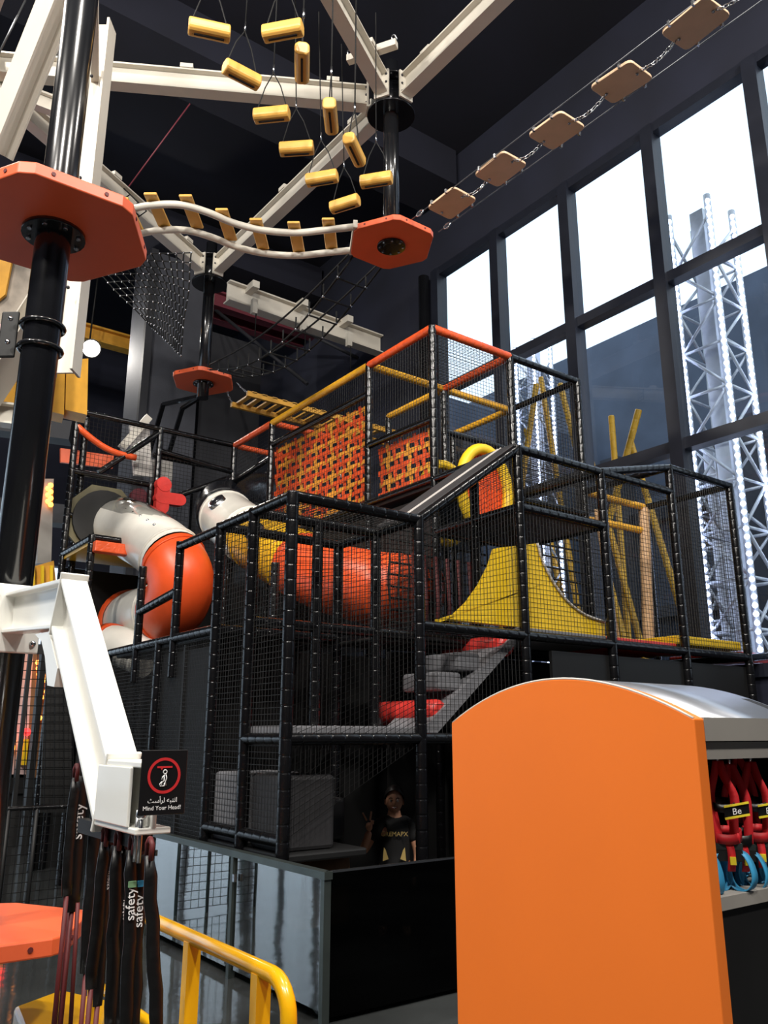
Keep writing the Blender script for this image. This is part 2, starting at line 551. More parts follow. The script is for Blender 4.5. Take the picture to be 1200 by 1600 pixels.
cl = at(28, 490, D=4.75)
cp = MB().box((P1.x - 0.16, P1.y + 0.06, 3.79), (0.02, 0.1, 0.28), Matrix.Rotation(0.9, 3, 'Z')).build('clamp_plate', 'matt_black', t, bevel=0.01)
for zz in (3.72, 3.86):
    MB().ball((P1.x - 0.17, P1.y + 0.0, zz), 0.014).build('bolt', 'steel', cp)
pole(P2, 7.45, 10.2, 'slim black pole carrying the orange platform under the star of white beams')
t = pole(P3, 7.2, 10.2, 'slim black pole above the small orange platform in front of the red girders')
for dx in (-0.42, -0.12):                    # raking brackets from the stub to the dark wall
    b_ = at(255 if dx < -0.3 else 285, 632 if dx < -0.3 else 638, D=14.4)
    MB().bar(v3(P3, 7.25), b_, 0.06, 0.06).build('bracket', 'steel_black', t)
    MB().bar(b_, b_ + Vector((0.12, 0.9, -0.75)), 0.07, 0.07).build('bracket', 'steel_black', t)
pole(P4, 7.2, 10.2, 'slim black pole hidden behind the thick pole on the left')

def white_beam(a, b, label, z=ZB, trim0=0.3, trim1=0.3, cleats=(0.1, 0.5), depth=0.3):
    a, b = v3(a, z), v3(b, z)
    d = (b - a).normalized()
    a2, b2 = a + d * trim0, b - d * trim1
    t = thing('steel_beam', label, 'beam', (a2 + b2) / 2, 'white rope course beams')
    MB().ibeam(a2, b2, depth, 0.17, 0.022, 0.02).build('girder', 'beam_white', t)
    n_ = Vector((-d.y, d.x, 0))
    for e, s_ in ((a2, 1), (b2, -1)):
        pl = MB().bar(e, e + d * 0.025 * s_, 0.2, depth + 0.1).build('end_plate', 'beam_white', t)
        for u in (-0.07, 0.07):
            for q in (-0.12, 0, 0.12):
                MB().ball(e + d * 0.03 * s_ + n_ * u + Vector((0, 0, q)), 0.016, 6, 4).build('bolt', 'dark_grey', pl)
    for f in cleats:
        c_ = a2.lerp(b2, f) + Vector((0, 0, depth / 2 + 0.03))
        MB().box(c_ + n_ * 0.02, (0.16, 0.16, 0.06), Matrix.Rotation(math.atan2(d.y, d.x), 3, 'Z')).build('cleat', 'beam_white', t)
    return t
S2 = P2 + Vector((0, -5.16, 0))
white_beam(P2, P4, 'white steel beam running from the star hub to the left behind the thick pole')
white_beam(P2, P3, 'white steel beam slanting down left from the star hub to the rear pole')
white_beam(P2, P1, 'white steel beam rising from the star hub to the top edge, left one')
t = white_beam(P2, S2, 'white steel beam rising from the star hub to the top right')
white_beam(P3, P4, 'white steel beam from the rear pole up left behind the big platform')
white_beam(P1, P4, 'white steel beam crossing the upper left corner', z=ZB)
# short cross bar with shackles at the star hub
d = (P1 - P2).normalized()
n_ = Vector((-d.y, d.x, 0))
q = v3(P2, ZB + 0.22) + d * 0.62
t = thing('cross_bar', 'short white cross bar with shackles on the beam above the star hub', 'bar', q)
MB().bar(q - n_ * 0.33, q + n_ * 0.33, 0.09, 0.09).build('bar', 'beam_white', t)
for s_ in (-1, 1):
    e = q + n_ * 0.3 * s_ + Vector((0, 0, 0.09))
    MB().tube([e + Vector((0.04 * math.cos(a), 0, 0.05 * math.sin(a))) for a in [2 * PI * k / 10 for k in range(11)]], 0.011, 6).build('shackle', 'steel', t)
# lower white beam beyond the rear pole, with hanging brackets
a, b = Vector((6.0, 13.1, 9.8)), Vector((GLX - 0.02, 13.18, 9.8))
t = thing('steel_beam', 'white steel beam with small brackets in front of the red girders', 'beam', (a + b) / 2, 'white rope course beams')
MB().ibeam(a, b, 0.42, 0.24, 0.03, 0.03).build('girder', 'beam_white', t)
for f in (0.12, 0.42, 0.72):
    c_ = a.lerp(b, f)
    MB().box(c_ + Vector((0, -0.1, 0.16)), (0.14, 0.5, 0.14)).build('bracket', 'beam_white', t)
    MB().box(c_ + Vector((0, -0.3, -0.3)), (0.1, 0.1, 0.3)).build('bracket', 'beam_white', t)
    MB().cyl(c_ + Vector((0.03, -0.33, -0.3)), c_ + Vector((0.03, -0.33, -1.0)), 0.012, 6).build('rope', 'rope_black', t)
# white hanging upright behind the thick pole + bracing frame
u0, u1 = at(158, 40, D=7.0), None
u1 = Vector((u0.x, u0.y, at(108, 572, X=u0.x).z))
t = thing('steel_upright', 'white steel upright standing right behind the thick black pole', 'beam', u1)
d = Vector((0.8, -0.6, 0))
MB().ibeam(u1, u0, 0.2, 0.17, 0.02, 0.02, up=d).build('girder', 'beam_white', t)
for f in (0.2, 0.5, 0.8):
    e = u1.lerp(u0, f)
    MB().ball(e - Vector((0.06, 0.12, 0)), 0.014).build('bolt', 'dark_grey', t)
for zz in (5.4, 6.9):
    MB().bar(v3(P1, zz) + Vector((0.03, 0.08, 0)), Vector((u0.x, u0.y, zz)), 0.06, 0.06).build('bracket', 'beam_white', t)
fr = thing('wall_brace', 'white steel brace with a level arm at the left edge beside the pole', 'brace', at(20, 640, D=7.5))
MB().ibeam(at(-90, 720, D=7.6), at(72, 470, D=7.3), 0.2, 0.24, 0.02, 0.02).build('diagonal', 'beam_white', fr)
MB().ibeam(at(-60, 640, D=7.6), at(62, 655, D=7.6), 0.2, 0.16, 0.02, 0.02).build('level_arm', 'beam_white', fr)
fr2 = thing('steel_beam', 'slanting white steel beam at the upper left corner in front of the pole beams', 'beam', at(50, 110, D=7.6), 'white rope course beams')
MB().ibeam(at(-6, 238, D=7.8), at(122, -80, D=7.4), 0.24, 0.2, 0.025, 0.025, up=(0.5, -0.3, 0.8)).build('girder', 'beam_white', fr2)
fr3 = thing('steel_beam', 'short pale steel beam behind the upper left corner', 'beam', at(60, 160, D=10), 'white rope course beams')
MB().ibeam(at(-30, 122, D=10.4), at(100, 172, D=10.0), 0.2, 0.16, 0.025, 0.025).build('girder', 'beam_white', fr3)
# thin stay rods in the dark
for k, (a, b, D, lb) in enumerate((((40, 0), (-5, 90), 9, 'thin stay cable at the far upper left corner'), ((80, 0), (5, 130), 8.6, 'thin stay cable beside the slanting corner beam'), ((297, 162), (198, 296), 13, 'thin reddish rod hanging in the dark above the big platform'))):
    tag(MB().cyl(at(*a, D=D), at(*b, D=D), 0.011, 6).build('stay_cable', 'wire_grey' if k < 2 else 'girder_red'), lb, 'cable', 'thin stays')

# ------------------------------------------------------------------ hanging yellow steps
STEPS = [((296, 40), (358, 54), 'slightly tilted, highest on the left'), ((411, 53), (473, 43), 'level, highest on the right'),
         ((349, 102), (406, 131), 'sloping down right, below the highest left one'), ((472, 70), (472, 127), 'end on, topmost of the upright looking ones'),
         ((396, 182), (453, 176), 'level, just below the white beam'), ((514, 157), (519, 206), 'end on, in front of the white beam near the hub'),
         ((436, 233), (491, 231), 'level, in the middle of the dark'), ((543, 212), (564, 256), 'end on, above the slanting white beam'),
         ((478, 282), (528, 275), 'level, in front of the slanting white beam'), ((563, 285), (613, 277), 'level, rightmost beside the slim pole'),
         ((516, 325), (562, 312), 'level, lowest of all')]
def build_step():
    r = thing('hanging_step', 'x', 'step', (0, 0, 0), 'yellow steps hanging from ropes')
    body = MB()
    L, W, H = 0.45, 0.13, 0.14
    pr = [(-W / 2, H / 2 - 0.03), (-W / 2 + 0.03, H / 2), (W / 2 - 0.03, H / 2), (W / 2, H / 2 - 0.03), (W / 2, -H / 2 + 0.03), (W / 2 - 0.03, -H / 2), (-W / 2 + 0.03, -H / 2), (-W / 2, -H / 2 + 0.03)]
    body.prism([(-L / 2, y, z) for y, z in pr], (L, 0, 0))
    body.build('body', 'step_yellow', r, bevel=0.018)
    MB().box((0, -0.0, -H / 2 - 0.002), (L * 0.72, 0.02, 0.012)).build('strap_slot', 'matt_black', r)
    for s_ in (-1, 1):
        MB().tube([(s_ * 0.17, 0, -H / 2), (s_ * 0.19, 0, H / 2), (s_ * 0.1, 0, 0.33), (0, 0, 0.5)], 0.007, 6).build('sling', 'rope_black', r)
    MB().cyl((0, 0, 0.5), (0, 0, 0.6), 0.012, 6).build('ferrule', 'steel', r)
    MB().cyl((0, 0, 0.6), (0, 0, 2.3), 0.008, 6).build('rope', 'rope_black', r)
    return r
proto = build_step()
for k, (a, b, lb) in enumerate(STEPS):
    o = proto if k == 0 else copy_tree(proto)
    A, B = at(*a, Z=7.6), at(*b, Z=7.6)
    o.location = (A + B) / 2
    dd = B - A
    o.rotation_euler = (0, random.uniform(-0.04, 0.04), math.atan2(dd.y, dd.x))
    f = min(1.25, max(0.8, dd.length / 0.5))
    o.scale = (f, 1.05, 1)
    o['label'] = 'yellow hanging step, ' + lb

# ------------------------------------------------------------------ chain of plates
PY = [6.14, 5.38, 4.62, 3.82, 3.02]
PX = [5.53, 5.56, 5.6, 5.6, 5.57]
PL = ['closest to the orange platform', 'second from the orange platform', 'middle one of the five', 'second from the top right corner', 'in the top right corner']
def build_plate():
    r = thing('stepping_plate', 'x', 'stepping plate', (0, 0, 0), 'stepping plates on chains')
    poly = []
    for sx, sy in ((1, 1), (-1, 1), (-1, -1), (1, -1)):
        for k in range(4):
            a = math.atan2(sy, sx) - PI / 4 + k * PI / 6
            poly.append((sx * 0.135 + 0.05 * math.cos(a), sy * 0.175 + 0.05 * math.sin(a), -0.015))
    MB().prism(poly, (0, 0, 0.03)).build('board', 'plate_tan', r, bevel=0.006)
    for sx in (-1, 1):
        for sy in (-1, 1):
            MB().box((sx * 0.2, sy * 0.12, -0.005), (0.03, 0.02, 0.05)).build('wire_clamp', 'steel', r)
    for sy in (-1, 1):
        MB().ball((0.0, sy * 0.17, -0.02), 0.017, 6, 4).build('eye_bolt', 'steel', r)
    return r
proto = build_plate()
for k in range(5):
    o = proto if k == 0 else copy_tree(proto)
    o.location = (PX[k], PY[k], 7.54)
    o.rotation_euler = (random.uniform(-0.05, 0.05), random.uniform(-0.06, 0.06), random.uniform(-0.05, 0.05))
    o['label'] = 'tan stepping plate hung on wires, ' + PL[k]
def chain(a, b, label, sag=0.05):
    a, b = Vector(a), Vector(b)
    n = max(3, int((b - a).length / 0.05))
    m_ = MB()
    for i in range(n):
        t0, t1 = i / n, (i + 1) / n
        p = a.lerp(b, t0) - Vector((0, 0, sag * math.sin(PI * t0)))
        q = a.lerp(b, t1) - Vector((0, 0, sag * math.sin(PI * t1)))
        d = (q - p).normalized()
        s_ = Vector((0, 0, 1)) if i % 2 else d.cross(Vector((0, 0, 1))).normalized()
        c_ = (p + q) / 2
        loop = [c_ + d * (0.036 * math.cos(x)) + s_ * (0.018 * math.sin(x)) for x in [2 * PI * j / 8 for j in range(9)]]
        m_.tube(loop, 0.006, 4, False)
    o = m_.build('chain', 'steel')
    return tag(o, label, 'chain', 'chains between the stepping plates')
CL = ['first', 'second', 'third', 'fourth']
for k in range(4):
    chain((PX[k], PY[k] - 0.2, 7.52), (PX[k + 1], PY[k + 1] + 0.2, 7.52), 'steel chain linking stepping plates, %s link up from the orange platform' % CL[k])
chain((PX[4], PY[4] - 0.2, 7.52), (5.57, 2.45, 7.52), 'steel chain leaving the frame at the top right corner')
for s_ in (-1, 1):
    m_ = MB().cyl((5.56 + s_ * 0.21, 6.66, 7.54), (5.6 + s_ * 0.21, 2.2, 7.54), 0.006, 6)
    tag(m_.build('wire_rope', 'wire_grey'), 'thin wire rope along the %s edge of the stepping plates' % ('left' if s_ < 0 else 'right'), 'wire', 'wire ropes of the plates')
    m2 = MB()
    e = Vector((5.56 + s_ * 0.21, 6.5, 7.54))
    m2.tube([e + Vector((0, 0.06 * math.cos(x), 0.03 * math.sin(x))) for x in [2 * PI * j / 10 for j in range(11)]], 0.01, 6, False)
    tag(m2.build('shackle', 'steel'), 'steel shackle tying the %s wire to the orange platform' % ('left' if s_ < 0 else 'right'), 'shackle', 'shackles')

# ------------------------------------------------------------------ curved bridge
d = (P4 - P2).normalized()
n_ = Vector((-d.y, d.x, 0))                 # points towards -x -y side
if n_.y > 0: n_ = -n_
OFF = [(0.42, 0.0), (0.75, -0.10), (1.16, -0.22), (1.55, -0.22), (1.9, -0.12), (2.2, 0.06), (2.5, 0.17), (2.85, 0.12), (3.2, -0.02), (3.8, -0.15), (4.6, 0)]
br = thing('curved_bridge', 'S-curved bridge of two white rails with seven yellow treads', 'bridge', v3(P2 + d * 2.5, 7.54))
cl = spline([v3(P2 + d * s_ + n_ * o_, 7.55) for s_, o_ in OFF], 6)
for s_ in (-1, 1):
    MB().tube([p + n_ * 0.25 * s_ for p in cl], 0.042, 12).build('rail', 'beam_white', br)
MB().bar(v3(P2 + d * 0.47 + n_ * 0.3, 7.55), v3(P2 + d * 0.47 - n_ * 0.3, 7.55), 0.05, 0.1).build('end_bracket', 'beam_white', br)
for k, s_ in enumerate((0.72, 1.17, 1.6, 2.02, 2.42, 2.8, 3.16)):
    i = min(range(len(cl)), key=lambda q_: abs((cl[q_] - v3(P2, 7.55)).dot(d) - s_))
    tg = (cl[min(i + 1, len(cl) - 1)] - cl[i - 1]).normalized()
    nn = Vector((-tg.y, tg.x, 0))
    nn = (n_ * 0.94 + d * 0.12).normalized()
    c_ = cl[i] + Vector((0, 0, 0.06))
    MB().bar(c_ + nn * 0.38, c_ - nn * 0.25, 0.15, 0.035).build('tread', 'step_yellow', br, bevel=0.012)

# ------------------------------------------------------------------ rope bridge between the rear and the star platform
rb = thing('rope_bridge', 'sagging black rope bridge from the small platform to the star platform', 'rope bridge', (5.4, 9.7, 7.2))
ZS = lambda t: 7.46 - 0.55 * math.sin(PI * t)
for s_ in (-1, 1):
    for h, sg in ((0, 1.0), (0.32, 0.8)):
        pts = [Vector((5.42 + s_ * 0.22, 11.85 - t * 4.2, 7.5 + h * 0.3 - 0.5 * sg * math.sin(PI * t) + h * 0.6 * math.sin(PI * t))) for t in [k / 14 for k in range(15)]]
        MB().tube(pts, 0.014, 6).build('rope', 'rope_black', rb)
for k in range(1, 12):
    t_ = k / 12
    y, z = 11.85 - 4.2 * t_, 7.5 - 0.5 * math.sin(PI * t_)
    MB().tube([(5.2, y, z + 0.18), (5.2, y, z - 0.02), (5.64, y, z - 0.02), (5.64, y, z + 0.18)], 0.014, 6).build('rung', 'rope_black', rb)
    for s_ in (-1, 1):
        MB().ball((5.42 + s_ * 0.22, y, z), 0.022, 6, 4).build('knot', 'steel', rb)
# ------------------------------------------------------------------ yellow ladder bridge
lb_ = thing('ladder_bridge', 'yellow slatted ladder bridge right of the small orange platform', 'bridge', (7.6, 12.3, 7.3))
for y in (11.95, 12.55):
    MB().bar((5.95, y, 7.3), (GLX - 0.4, y, 7.3), 0.06, 0.09).build('side_rail', 'girder_yellow', lb_)
for k in range(15):
    x = 6.08 + k * 0.2
    MB().box((x, 12.25, 7.34), (0.09, 0.66, 0.03)).build('slat', 'step_yellow', lb_)
for s_ in (11.95, 12.55):
    chain((5.8, s_ + (0.1 if s_ < 12.2 else -0.1), 7.5), (5.97, s_, 7.32), 'short chain holding the ladder bridge to the platform, %s side' % ('near' if s_ < 12.2 else 'far'), 0.02)
# ------------------------------------------------------------------ cargo nets with pale knots
def cargo_net(p, cell, label, name='cargo_net', r=0.011, beads=True, bulge=0.0):
    p00, p10, p11, p01 = [Vector(q) for q in p]
    t = thing(name, label, 'net', (p00 + p11) / 2, 'cargo nets')
    nu = round((p10 - p00).length / cell)
    nv = round((p01 - p00).length / cell)
    nrm = (p10 - p00).cross(p01 - p00).normalized()
    P = lambda u, v: p00.lerp(p10, u).lerp(p01.lerp(p11, u), v) + nrm * bulge * math.sin(PI * u) * math.sin(PI * v) + Vector((math.sin(u * 17 + v * 9), math.cos(v * 13 + u * 5), 0)) * 0.01
    rp, bd = MB(), MB()
    for i in range(nu + 1):
        rp.tube([P(i / nu, j / nv) for j in range(nv + 1)], r, 4, False)
    for j in range(nv + 1):
        rp.tube([P(i / nu, j / nv) for i in range(nu + 1)], r, 4, False)
    rp.build('netting', 'rope_black', t, 'stuff')
    if beads:
        for i in range(nu + 1):
            for j in range(nv + 1): bd.ball(P(i / nu, j / nv), r * 1.6, 5, 4)
        bd.build('knots', 'steel', t, 'stuff')
    return t
cargo_net([at(128, 400, D=12.5), at(300, 395, D=12), at(282, 555, D=12.4), at(238, 512, D=13)], 0.13, 'black cargo net with pale knots hanging below the big orange platform', bulge=0.25)
cargo_net([at(40, 150, D=13), at(230, 330, D=12.6), at(205, 345, D=12.8), at(30, 190, D=13.2)], 0.2, 'narrow black rope net along the rear white beam at upper left', beads=False)
# ------------------------------------------------------------------ girders at the back
gd = thing('crane_girder', 'long yellow crane girder across the back of the hall', 'girder', (3, 19, 11.1))
MB().ibeam((-5.9, 19, 11.1), (GLX, 19, 11.1), 0.4, 0.3, 0.05, 0.04).build('girder', 'girder_yellow', gd)
for k, y in enumerate((16.0, 16.6)):
    g_ = thing('roof_girder', ['dark red roof girder, the nearer of the pair under the ceiling', 'dark red roof girder, the farther of the pair under the ceiling'][k], 'girder', (8.2, y, 11.3), 'dark red roof girders')
    MB().ibeam((6.8, y, 11.3), (GLX, y, 11.3), 0.4, 0.25, 0.05, 0.05).build('girder', 'girder_red', g_)
for k, (a, b, D) in enumerate((((335, 470), (480, 600), 17), ((440, 690 - 190), (560, 690 - 130), 18.6))):
    tag(MB().cyl(Vector((7.05, 16.3, 11.3)) if k == 0 else at(*a, D=D), at(*b, D=D), 0.04, 8).build('brace_rod', 'dark_grey'), ['dark slanting brace rod under the red girders, left one', 'dark slanting brace rod under the red girders, right one'][k], 'rod', 'brace rods')
# ------------------------------------------------------------------ far left: yellow cabin, mural board, shelf beams
cb = thing('sheet_cabin', 'yellow sheet panelled box behind the thick pole on the left', 'box', at(60, 640, D=10))
for k in range(5):
    a, b = -40 + k * 36, -40 + k * 36 + 34
    q = [at(a, 575 - k * 3, D=10.4 - k * 0.15), at(b, 572 - k * 3, D=10.25 - k * 0.15), at(b - 2, 648, D=10.25 - k * 0.15), at(a - 2, 640, D=10.4 - k * 0.15)]
    MB().prism(q, (0.06, 0.3, 0)).build('panel', 'girder_yellow', cb)
MB().bar(at(-60, 655, D=15), at(112, 678, D=15.4), 0.4, 0.36).build('support_beam', 'dark_grey', cb)
MB().bar(at(-60, 790, D=15), at(108, 808, D=15.4), 0.4, 0.36).build('support_beam', 'dark_grey', cb)
mu = thing('mural_board', 'painted board with yellow and grey smears at the left edge', 'board', at(20, 480, D=9))
MB().prism([at(-40, 390, D=9), at(52, 398, D=9), at(42, 560, D=9), at(-40, 600, D=9)], (0.05, 0.08, 0)).build('board', 'mural', mu)
MB().prism([at(-40, 395, D=8.95), at(20, 398, D=8.95), at(8, 460, D=8.95), at(-40, 500, D=8.95)], (0.02, 0.03, 0)).build('yellow_patch', 'girder_yellow', mu)
MB().prism([at(-40, 500, D=8.95), at(14, 508, D=8.95), at(6, 560, D=8.95), at(-40, 580, D=8.95)], (0.02, 0.03, 0)).build('pink_patch', 'pale_pink', mu)

# ================================================================== PLAY STRUCTURE
def zk(k): return 1.62 + 0.912 * (k - 2)
def G(i, j, k=0.0): return Vector((3.10 + 1.25 * i, 5.36 + 1.25 * j, zk(k)))
def GZ(i, j, z): return Vector((3.10 + 1.25 * i, 5.36 + 1.25 * j, z))
Z1, ZR = 0.93, 4.65
pf = thing('play_frame', 'multi-level black padded climbing frame with nets and coloured rails', 'play frame', (5.6, 8.4, 0))
def post(i, j, k, k0=None, r=0.05):
    p = G(i, j, k)
    q = Vector((p.x, p.y, 0.0 if k0 is None else zk(k0)))
    MB().pad(q, p + Vector((0, 0, 0.03)), r).build('post', 'vinyl_black', pf)
def beam(a, b, m='vinyl_black', r=0.045):
    MB().pad(a, b, r).build('beam', m, pf)
for i, j, k in ((0, 0, 4), (0, .5, 4), (0, 1, 4), (1, 0, 4), (1, 1, 4), (2, 0, 5), (2, .5, 5), (3, 0, 5), (2, 1, 7), (3, 1, 7), (4, 1, 7), (2, 2, 7), (3, 2, 7), (4, 2, 7),
                (3, 3, 7), (4, 3, 7), (2, 4, 7), (2, 5, 7), (1, 5, 7), (0, 5, 7), (0, 2, 3), (0, 3.2, 3), (0, 4, 4.68), (1, 2, 4), (1, 3, 4), (1, 4, 4.68), (3, 4, 7), (3, 5, 7), (.93, 5.0, 6), (4, 0, 5.32), (5, 0, 5.32), (5, 1, 5.32), (2, 3, 5), (0.12, 5.06, 7)):
    post(i, j, k)
post(1, .5, 4, 2)
post(.5, .5, 4, 2)
post(0, 1.72, 4.0, 2.6, 0.045)
post(0, 2.5, 3.9, 2.6, 0.045)
for a, b in ((G(0, 0, 4), G(1, 0, 4)), (G(0, 0, 4), G(0, 1, 4)), (G(0, 1, 4), G(1, 1, 4)), (G(1, 0, 4), G(1, 1, 4)), (G(0, .5, 4), G(1, .5, 4)),
             (G(1, 0, 3), G(2, 0, 3)), (G(2, 0, 3), G(3, 0, 3)), (G(3, 0, 3), G(4, 0, 3)), (G(4, 0, 3), G(5, 0, 3)), (G(0, 1, 3), G(1, 1, 3)), (G(1, .5, 3), G(2, .5, 3)), (G(0, .5, 3), G(1, .5, 3)),
             (G(0, 1, 3), G(0, 3.2, 3)), (G(0, 0, 2), G(1, 0, 2)), (G(1, 0, 2), G(2, 0, 2)), (G(0, 0, 2), G(0, .5, 2)), (GZ(0, 0, Z1), GZ(0, 1, Z1)),
             (G(2, 0, 5), G(3, 0, 5)), (G(3, 0, 5), G(4, 0, 5)), (G(1, 0, 4), G(2, 0, 5)), (G(1, .5, 4), G(2, .5, 5)), (G(2, 0, 5), G(2, 1, 5)), (G(3, 0, 5), G(3, 1, 5)),
             (G(2, 1, 5), G(3, 1, 5)), (G(3, 1, 5), G(4, 1, 5)), (G(2, 1, 5), G(2, 2, 5)), (G(2, 2, 5), G(2, 4, 5)), (G(3, 0, 5), GZ(4, 0, ZR)), (GZ(4, 0, ZR), GZ(5, 0, ZR)), (GZ(5, 0, ZR), GZ(5, 1, ZR)), (GZ(4, 0, ZR), GZ(4, 1, ZR)),
             (G(3, 1, 7), G(4, 1, 7)), (G(4, 1, 7), G(4, 2, 7)), (G(0, 5, 7), G(1, 5, 7)), (G(1, 5, 7), G(2, 5, 7)), (G(3, 2, 6.33), G(4, 2, 6.33)), (G(2, 2, 6.58), G(2, 4, 6.62)), (G(2, 1, 5.78), G(2, 2, 5.82)),
             (G(0, 5, 6), G(1, 5, 6)), (G(1, 5, 6.62), G(2, 5, 6.5)), (G(2, 4, 6.4), G(2, 5, 6.3)), (G(0, 5, 4.68), G(1, 5, 4.68)), (G(0, 4, 4.68), G(0, 5, 4.68)), (G(0, 4, 4.68), G(1, 4, 4.68)), (G(1, 4, 4.68), G(1, 5, 4.68)),
             (G(.3, 5, 6.05), G(1, 5, 6.95)), (G(.95, 5.05, 6.55), G(2, 5.05, 6.55)), (G(1.0, 5, 5.7), G(1.9, 5, 6.35)), (G(0, 1.72, 3.98), G(0, 1.0, 3.98)), (G(0, 2.5, 3.4), G(0, 1.72, 3.5)), (G(0, 5, 5.3), G(.3, 5, 5.25)),
             (G(4, 0, 2), G(5, 0, 2)), (G(2, 0, 4.35), G(3, 0, 4.35)), (G(2, 1, 4.35), G(3, 1, 4.35)), (G(2, 0, 4.35), G(2, 1, 4.35)), (G(3, 0, 4.35), G(3, 1, 4.35)), (G(5, 0, 3), G(5, 1, 3)), (G(3, 1, 3), G(5, 1, 3))):
    beam(a, b)
for a, b, m_ in ((G(2, 1, 7), G(3, 1, 7), 'pad_orange'), (G(3, 1, 7), G(3, 2, 7), 'pad_orange'), (G(2, 2, 7), G(3, 2, 7), 'pad_yellow'), (G(3, 2, 7), G(4, 2, 7), 'pad_yellow'),
                 (G(4, 2, 7), G(4, 3, 7), 'pad_yellow'), (G(3, 2, 7), G(3, 3, 7), 'pad_yellow'), (G(2, 1, 7), G(2, 2, 7), 'pad_orange'), (G(2, 2, 7), G(2, 4, 7), 'pad_yellow'),
                 (G(2, 4, 7), G(2, 5, 7), 'pad_orange'), (G(2, 5, 7), G(3, 5, 7), 'pad_orange'), (G(2, 4, 7), G(3, 4, 7), 'pad_orange'), (GZ(4, 1, ZR), GZ(5, 1, ZR), 'pad_yellow'), (GZ(4, 1, ZR - .36), GZ(5, 1, ZR - .34), 'pad_yellow')):
    beam(a, b, m_, 0.05)
sag = [G(0, 5, 6.75).lerp(G(.72, 5, 6.42), t) - Vector((0, 0, 0.1 * math.sin(PI * t))) for t in [k / 10 for k in range(11)]]
MB().tube(sag, 0.05, 8).build('beam', 'pad_orange', pf)
# tan wrapped leaning post and slim rope in the right bay
MB().pad(GZ(4.98, 1.0, ZR - .02), GZ(4.72, .9, 2.6), 0.075, 0.09).build('leaning_post', 'post_tan', pf)
MB().pad(GZ(4.05, .9, 4.4), GZ(4.25, .9, 2.6), 0.035, 0.09).build('leaning_post', 'post_tan', pf)

beam(G(5, 0, 3), G(6.2, .2, 3.15))
beam(G(5, 1, 3.2), G(6.2, 1, 3.2))
# decks and mats
def slab(i0, j0, i1, j1, z0, z1, name, m_, bev=0.015):
    MB().span(GZ(i0, j0, z0), GZ(i1, j1, z1)).build(name, m_, pf, bevel=bev)
slab(0.02, .02, 1, .5, 1.6, 1.715, 'deck_mat', 'mat_grey')
slab(1.0, .02, 1.08, .5, 1.6, 1.715, 'deck_mat', 'mat_grey')
slab(2.0, 0.05, 3.0, 1, 2.5, 2.62, 'deck_mat', 'mat_grey')
slab(3.0, 0.05, 3.95, .5, 2.5, 2.62, 'deck_mat', 'pad_red')
slab(3.0, 0.5, 4.0, 1, 2.5, 2.6, 'deck_mat', 'mat_dark')
slab(3.1, 0.4, 4.0, .5, 2.6, 2.7, 'deck_mat', 'foam_yellow')
slab(4.0, 0.06, 5.0, .9, 2.62, 2.72, 'deck_mat', 'foam_yellow')
slab(5.05, 0.1, 6.0, .9, 2.5, 2.62, 'deck_mat', 'pad_red')
slab(2.05, .05, 2.95, .95, zk(4.35) - .03, zk(4.35) + .05, 'deck_mat', 'mat_dark')
slab(2, 1, 4, 5, zk(5) - .08, zk(5) + .02, 'deck', 'matt_black')
slab(0, 4, 1, 5, 3.98, 4.04, 'deck', 'tube_yellow')
slab(0.0, 3.88, 1, 4, 3.86, 4.0, 'deck_edge', 'pad_orange')
slab(0, 0, .58, 1, 0.78, 0.84, 'deck', 'matt_black')
slab(1, 0.5, 5, 1, 2.46, 2.5, 'deck', 'matt_black')
slab(0, 1, 1, 3, 2.46, 2.5, 'deck', 'matt_black')
# grey soft blocks in the bottom bay
slab(0.03, 0.55, .45, .97, .84, 1.36, 'soft_block', 'mat_grey', 0.03)
slab(0.03, 0.08, .4, .45, .84, 1.36, 'soft_block', 'mat_dark', 0.03)
slab(0.45, 0.78, .95, 1.0, .78, 1.12, 'soft_block', 'mat_dark', 0.03)
slab(0.1, 0.15, .56, .7, .3, .78, 'soft_block', 'wood_brown', 0.01)
# dark boards added to make the inside of the frame black
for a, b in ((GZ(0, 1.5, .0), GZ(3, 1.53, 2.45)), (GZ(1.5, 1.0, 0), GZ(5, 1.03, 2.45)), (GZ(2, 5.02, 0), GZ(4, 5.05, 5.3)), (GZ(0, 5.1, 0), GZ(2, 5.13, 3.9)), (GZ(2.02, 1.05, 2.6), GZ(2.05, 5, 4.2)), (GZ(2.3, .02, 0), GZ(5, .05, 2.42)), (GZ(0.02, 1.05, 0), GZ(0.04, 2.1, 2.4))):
    MB().span(a, b).build('darkening_board', 'matt_black', pf)
# sloping padded roof
e0, e1, e2, e3 = G(1, 0, 4), G(2, 0, 5), G(2, .5, 5), G(1, .5, 4)
up_ = Vector((0, 0, 0.035))
MB().prism([e0 + up_, e1 + up_, e2 + up_, e3 + up_], (0, 0, 0.03)).build('roof_pad', 'mat_dark', pf, bevel=0.01)
for f in (0.35, 0.42):
    MB().bar(e0.lerp(e3, f) + up_ * 1.95, e1.lerp(e2, f) + up_ * 1.95, 0.012, 0.006).build('roof_seam', 'board_pale', pf)

